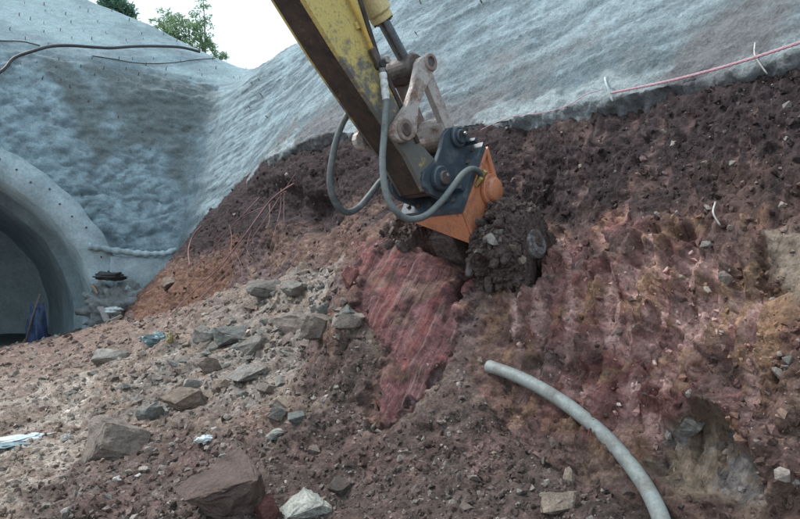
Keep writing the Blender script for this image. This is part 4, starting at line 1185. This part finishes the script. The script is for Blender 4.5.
# ---- soil caked on the drums
for o in DRUMS:
    co = np.zeros(len(o.data.vertices) * 3, np.float32); o.data.vertices.foreach_get('co', co); co = co.reshape(-1, 3) + wl(o)
    VV = []; FF = []; off = 0
    for k in range(1100):
        V, F = TPL[rs.randint(24)]; sz = .010 * (4.5 ** (rs.rand() ** 1.6))
        v = (V * rs.uniform(.75, 1.1, 3) * sz) @ rotm(rs.randint(1 << 30)).T + co[rs.randint(len(co))]; VV.append(v); FF.append(F + off); off += len(v)
    kind(obj('caked_soil', np.vstack(VV), np.vstack(FF), M_MUD, o, smooth=False), 'stuff')
    for k in range(26):
        o2 = bpy.data.objects.new('stone', stone_mesh(rs.randint(8), ('grey', 'brown', 'tan')[k % 3])); COL.objects.link(o2); o2.parent = o
        o2.location = co[rs.randint(len(co))] - wl(o); o2.rotation_euler = rs.uniform(0, 6.28, 3); z_ = rs.uniform(.018, .05); o2.scale = (z_ * 1.2, z_, z_ * .7)

# ---- gravel and crumbs: uncountable
PIPE_PX = A([(482, 375), (530, 394), (560, 409), (585, 425), (607, 443), (627, 466), (643, 488), (657, 508), (668, 530), (676, 556)], float)
def pipe_d(x, y): return np.hypot(PIPE_PX[:, 0] - x, PIPE_PX[:, 1] - y).min() - 8
def crumbs(name, parent_kind, n, want_wall, s0, s1, power, label, cat, mat, xr, yr, seed):
    r = np.random.RandomState(seed); VV = []; FF = []; CC = []; off = 0; got = 0
    cam_v = Vector(CAM)
    for _ in range(n * 3):
        if got >= n: break
        px, py = r.uniform(*xr), r.uniform(*yr)
        d_ = ray(px, py); loc, nor, i, dist = BVH.ray_cast(cam_v, Vector(d_ / np.linalg.norm(d_)))
        if loc is None or dist > 26: continue
        a, b = divmod(i, T_NC); wv = T_W[a, b]
        if (wv > .5) != want_wall: continue
        if want_wall and r.rand() < T_S[a, b] * .93: continue
        if want_wall and 490 < px < 770 and 225 < py < 430 and r.rand() < .45: continue
        if want_wall and px > 480 and r.rand() < .25: continue
        if 470 < px < 690 and pipe_d(px, py) < 19: continue
        if 365 < px < 470 and 245 < py < 430 and r.rand() < .6: continue
        sz = s0 * (s1 / s0) ** (r.rand() ** power) * (1 if dist < 8 else dist / 8) * (1 - .35 * T_D[a, b])
        V, F = TPL[r.randint(24)]
        R = rotm(r.randint(1 << 30))
        v = (V * r.uniform(.55, 1.15, 3) * sz) @ R.T + np.array(loc)
        VV.append(v); FF.append(F + off); off += len(v); got += 1
        c = T_C[a, b] * r.uniform(.55, 1.7)
        if r.rand() < .07: c = c * .4 + A([.26, .24, .22])
        if not want_wall and r.rand() < .3: c = .5 * c + .5 * A([.24, .22, .20]) * r.uniform(.5, 1.4)
        CC.append(np.repeat(c[None], len(v), 0))
    o = obj(name, np.vstack(VV), np.vstack(FF), mat, col=np.clip(np.vstack(CC), .02, .7), smooth=False, origin=np.zeros(3))
    kind(o, 'stuff'); tag(o, label, cat); return o
crumbs('gravel', 'stuff', 24000, False, .006, .05, 2.4, 'loose gravel and earth crumbs strewn over the ground', 'gravel', M_GROUND, (-90, 890), (240, 640), 31)
crumbs('earth_clods', 'stuff', 7000, True, .006, .04, 2.8, 'crumbly earth clods clinging to the cut soil bank', 'earth', M_SOIL, (60, 900), (30, 540), 32)

# ================================================================== HOSE, ROPE, ROOTS, SCRAPS, TREES
M_PIPE = paint_mat('grey_pipe', (.27, .30, .29), (.17, .15, .135), (.45, .7), 5, (.5, .85))
P = []
for px, py, lift in ((491, 374, .09), (508, 380, .11), (535, 392, .12), (560, 409, .13), (585, 425, .13), (607, 443, .13), (627, 466, .12), (643, 488, .11), (657, 508, .10), (668, 530, .10), (676, 556, .10), (680, 590, .10)):
    L, n_ = hit(px, py); P.append(L + n_ * lift)
P = np.array(P); tt = np.arange(len(P)); P = np.stack([np.polyval(np.polyfit(tt, P[:, k], 3), np.linspace(0, len(P) - 1, 120)) for k in range(3)], 1)
P, t = resample(P, .02)
rr = .047 * (1 + .03 * np.exp(-(t / .03) ** 2) * 4)
v, f = tube(P, rr, 20, False)
vi, fi_ = tube(P[:12], .040, 20, False)
f = [q for q in f] + [tuple(i + len(v) for i in q[::-1]) for q in fi_] + [(k, len(v) + k, len(v) + (k + 1) % 20, (k + 1) % 20) for k in range(20)]
f.append(tuple(len(v) + 11 * 20 + k for k in range(20)))
tag(fixn(obj('pipe', np.vstack([v, vi]), f, M_PIPE)), 'grey plastic pipe lying bent across the lower right slope', 'pipe')

M_ROPE = paint_mat('pink_rope', (.52, .32, .37), (.40, .24, .28), (.45, .65), 30, (.7, .9))
def surf(px, py):
    a, na_ = hit(px, py); b, nb_ = hit_s(px, py)
    if a is None: return b, nb_
    if b is None: return a, na_
    return (a, na_) if np.linalg.norm(a - CAM) < np.linalg.norm(b - CAM) else (b, nb_)
A0, na0 = surf(611, 93); A1, na1 = surf(806, 36)
rv0 = ray(611, 93); rv1 = ray(806, 36)
a_ = A0 - rv0 * .12; b_ = A1 - rv1 * .30; ext = (b_ - a_) * .5
P = np.array([a_ + (b_ + ext - a_) * t + A([0, 0, -.05 * math.sin(math.pi * min(t * 1.2, 1))]) for t in np.linspace(0, 1, 90)])
strands = []
for k in range(3):
    ang = np.linspace(0, 2 * math.pi * 22, 90) + k * 2.094
    strands.append(tube(P + np.c_[0 * ang, .006 * np.cos(ang), .006 * np.sin(ang)], .0065, 6))
rope = tag(obj('rope', *join(strands), M_ROPE), 'taut pink rope along the foot of the shotcrete at upper right', 'rope')
L2, n2_ = surf(611, 90); L3, n3_ = surf(615, 102)
st_pts = [L2 - n2_ * .05, L2 + n2_ * .08 + A([0, 0, .05]), (L2 + L3) / 2 + n2_ * .10 + A([0, 0, .04]), L3 + n3_ * .04]
v, f = tube(catmull(st_pts, 6), .010, 8)
tag(obj('bent_peg', v, f, M_WHITEP), 'pale bent peg holding the left end of the pink rope', 'peg')
P = []
for px, py in ((606, 94), (588, 99), (570, 105), (545, 112), (520, 119), (498, 127), (486, 131)):
    L, n_ = surf(px, py); P.append(L + n_ * .06)
v, f = tube(catmull(P, 6), .004, 6)
tag(obj('string', v, f, M_ROPE), 'thin pink string continuing left from the rope peg', 'string')
for (x0, y0, x1, y1), lab in (((764, 48, 767, 77), 'thin pale rod hanging below the pink rope near its right end'), ((724, 205, 722, 228), 'short white splinter sticking up from the bank ledge at right')):
    La, na_ = surf(x0, y0); Lb, nb_ = surf(x1, y1)
    v, f = tube(catmull([La + na_ * .08, (La + Lb) / 2 + na_ * .09, Lb + nb_ * .04], 5), .007, 6)
    tag(obj('rod', v, f, M_STEEL), lab, 'rod')

# roots: pink, branching, in the dark hollow
M_ROOT = paint_mat('pink_root', (.24, .13, .13), (.15, .095, .09), (.45, .65), 12, (.75, .9))
def surf_curve(pts, off):
    P = []
    for px, py in pts:
        L, n_ = surf(px, py); P.append(L + n_ * off)
    P = catmull(P, 8)
    for _ in range(6): P[1:-1] = (P[:-2] + 2 * P[1:-1] + P[2:]) / 4
    return P
def root(name, pts, r0, r1, label, branches=(), off=.10):
    P = surf_curve(pts, off); v, f = tube(P, np.linspace(r0, r1, len(P)), 7)
    o = tag(obj(name, v, f, M_ROOT), label, 'root')
    for b in branches:
        Q = surf_curve(b, off * .8); v, f = tube(Q, np.linspace(r1 * .9, r1 * .35, len(Q)), 6); obj('rootlet', v, f, M_ROOT, o)
    return o
root('tree_root', [(303, 170), (292, 184), (280, 197), (270, 210), (256, 230), (240, 252), (226, 270), (210, 285), (192, 300), (172, 322)], .017, .010,
     'long pink root running diagonally down the dark bank', [
     [(289, 188), (288, 205), (290, 222)], [(286, 192), (284, 215), (278, 238), (270, 268)], [(274, 204), (275, 225), (262, 250), (250, 262)],
     [(254, 234), (252, 250), (258, 262)], [(240, 252), (243, 270), (242, 285)], [(272, 208), (255, 216), (240, 222)], [(236, 258), (236, 240), (234, 226)]], .14)
root('tree_root', [(300, 176), (285, 198), (268, 222), (252, 246), (232, 272), (205, 300), (188, 320)], .012, .008, 'second pink root close beside the long diagonal root', [], .09)
root('tree_root', [(262, 200), (248, 214), (232, 232), (215, 250), (204, 262)], .012, .008, 'thin pink root above the long diagonal root', [], .08)
root('tree_root', [(205, 228), (196, 238), (192, 252), (193, 268)], .022, .016, 'short bent tan root at the left end of the bank', [], .10)

# scraps
def scrap(px, py, sx, sy, sz, seed, mat, name, label, cat):
    L, n_ = hit(px, py); v, f = draped(L + n_ * sz * .5, sx, sy, sz, seed, 12)
    return tag(obj(name, v, f, mat, smooth=False), label, cat)
scrap(157, 342, .22, .15, .10, 41, M_TEAL, 'plastic_bag', 'crumpled teal plastic bag on the rubble below the mound', 'plastic bag')
scrap(170, 341, .05, .05, .08, 43, paint_mat('yellow_scrap', (.30, .26, .13), (.2, .17, .10), (.45, .65), 9, (.6, .8)), 'plastic_scrap', 'small yellowish scrap at the right end of the teal bag', 'scrap')
scrap(24, 438, .24, .14, .022, 44, M_WHITEP, 'plastic_sheet', 'flattened pale teal plastic sheet at the left edge of the ground', 'sheet')
scrap(10, 446, .16, .10, .02, 45, M_TEAL, 'plastic_sheet', 'small teal plastic scrap in front of the flattened pale sheet', 'sheet')
scrap(205, 441, .075, .05, .035, 46, M_WHITEP, 'plastic_scrap', 'small crumpled grey plastic scrap on the dark foreground dirt', 'scrap')

# trees beyond the crest
def leaf_mat(name, c):
    m, n, b = nodes(name); oi = noise_n(n, 1.2, 4, .6, geo_pos(n))
    cc = mixrgb(n, maprange(n, oi, .35, .65, 0, 1), c, tuple(x * 1.7 for x in c)); n.links.new(cc, b.inputs['Base Color'])
    b.inputs['Roughness'].default_value = .6
    tr = N(n, 'ShaderNodeBsdfTranslucent'); n.links.new(cc, tr.inputs['Color']); mxs = N(n, 'ShaderNodeMixShader'); mxs.inputs[0].default_value = .5
    n.links.new(b.outputs[0], mxs.inputs[1]); n.links.new(tr.outputs[0], mxs.inputs[2]); n.links.new(mxs.outputs[0], n.nodes['Material Output'].inputs[0])
    return m
M_LEAF = [leaf_mat('leaf_bamboo', (.17, .25, .14)), leaf_mat('leaf_dense', (.09, .17, .12))]
M_BARK = paint_mat('culm', (.15, .16, .08), (.09, .09, .06), (.45, .65), 4, (.7, .9))
def tree(base, tops, leaf, label, nl, ls, spread, seed, name):
    r = np.random.RandomState(seed); t_ = empty(name, base); tag(t_, label, 'tree'); tr_ = []; LV = []; LF = []; off = 0
    for top in tops:
        c = catmull([base + r.normal(size=3) * A([.15, .15, 0]), base * .5 + top * .5 + r.normal(size=3) * .12, top], 10)
        tr_.append(tube(c, np.linspace(.05, .008, len(c)), 6))
        for _ in range(nl):
            k = int(len(c) * (.25 + .75 * r.rand())); k = min(k, len(c) - 1)
            dirn_ = r.normal(size=3); dirn_[2] = dirn_[2] * .4 + .25; dirn_ /= np.linalg.norm(dirn_)
            ln = spread * r.uniform(.4, 1) * (1.15 - .6 * k / len(c)); tw = [c[k], c[k] + dirn_ * ln * .6, c[k] + dirn_ * ln + A([0, 0, -.18 * ln])]
            tr_.append(tube(catmull(tw, 3), np.linspace(.012, .004, 7), 4))
            for q in range(14):
                s_t = r.uniform(.35, 1.0); p = c[k] + dirn_ * ln * s_t + A([0, 0, -.15 * ln * s_t ** 2]) + r.normal(size=3) * .06
                a = r.normal(size=3) + dirn_ * .8 + A([0, 0, -.5]); a /= np.linalg.norm(a); s = np.cross(a, r.normal(size=3)); s /= np.linalg.norm(s)
                l = ls * r.uniform(.7, 1.4); nn = np.cross(a, s)
                LV += [p, p + a * l * .45 + s * l * .17 + nn * l * .05, p + a * l - nn * l * .08, p + a * l * .45 - s * l * .17 + nn * l * .05]; LF.append((off, off + 1, off + 2, off + 3)); off += 4
    obj('trunk', *join(tr_), M_BARK, t_); obj('crown', np.array(LV), np.array(LF), leaf, t_, smooth=False)
    return t_
def crest(px, py, extra=1.2, up=0):
    """a foot on the hilltop just behind the crest"""
    for yy in range(0, 120):
        L, n_ = hit_s(px, py + yy)
        if L is not None: return L + A([FWD[0], FWD[1], 0]) * extra + A([0, 0, -.3])
b = crest(170, 20); d_ = (b - CAM) @ FWD
tree(b, [pt(150, 34, d_), pt(158, 22, d_ + .3), pt(166, 12, d_ + .5), pt(174, 14, d_), pt(182, 20, d_), pt(143, 40, d_ + .3)], M_LEAF[0], 'broad feathery yellow green bamboo clump on the crest', 34, .15, .75, 3, 'bamboo')
b = crest(196, 30); d_ = (b - CAM) @ FWD
tree(b, [pt(194, 10, d_), pt(203, -8, d_), pt(188, 24, d_ + .4), pt(199, 22, d_)], M_LEAF[0], 'tallest thin bamboo reaching out of the picture on the crest', 24, .15, .55, 5, 'bamboo')
b = crest(214, 50); d_ = (b - CAM) @ FWD
tree(b, [pt(204, 38, d_), pt(212, 44, d_), pt(221, 54, d_)], M_LEAF[0], 'small bamboo sprig lowest on the crest at right', 16, .15, .42, 7, 'bamboo')
b = crest(112, 4); d_ = (b - CAM) @ FWD
tree(b, [pt(100, -14, d_), pt(110, -8, d_), pt(119, -2, d_), pt(125, 6, d_), pt(92, -20, d_)], M_LEAF[1], 'dense blue green bush at the top edge left of the bamboo', 60, .18, .7, 9, 'bush')
b = crest(138, 30, 1.0); d_ = (b - CAM) @ FWD
tree(b, [pt(133, 22, d_), pt(140, 28, d_), pt(146, 30, d_)], M_LEAF[0], 'low leafy tuft on the crest between bush and bamboo', 12, .15, .32, 11, 'bush')
print('TIME', time.time() - _T0)
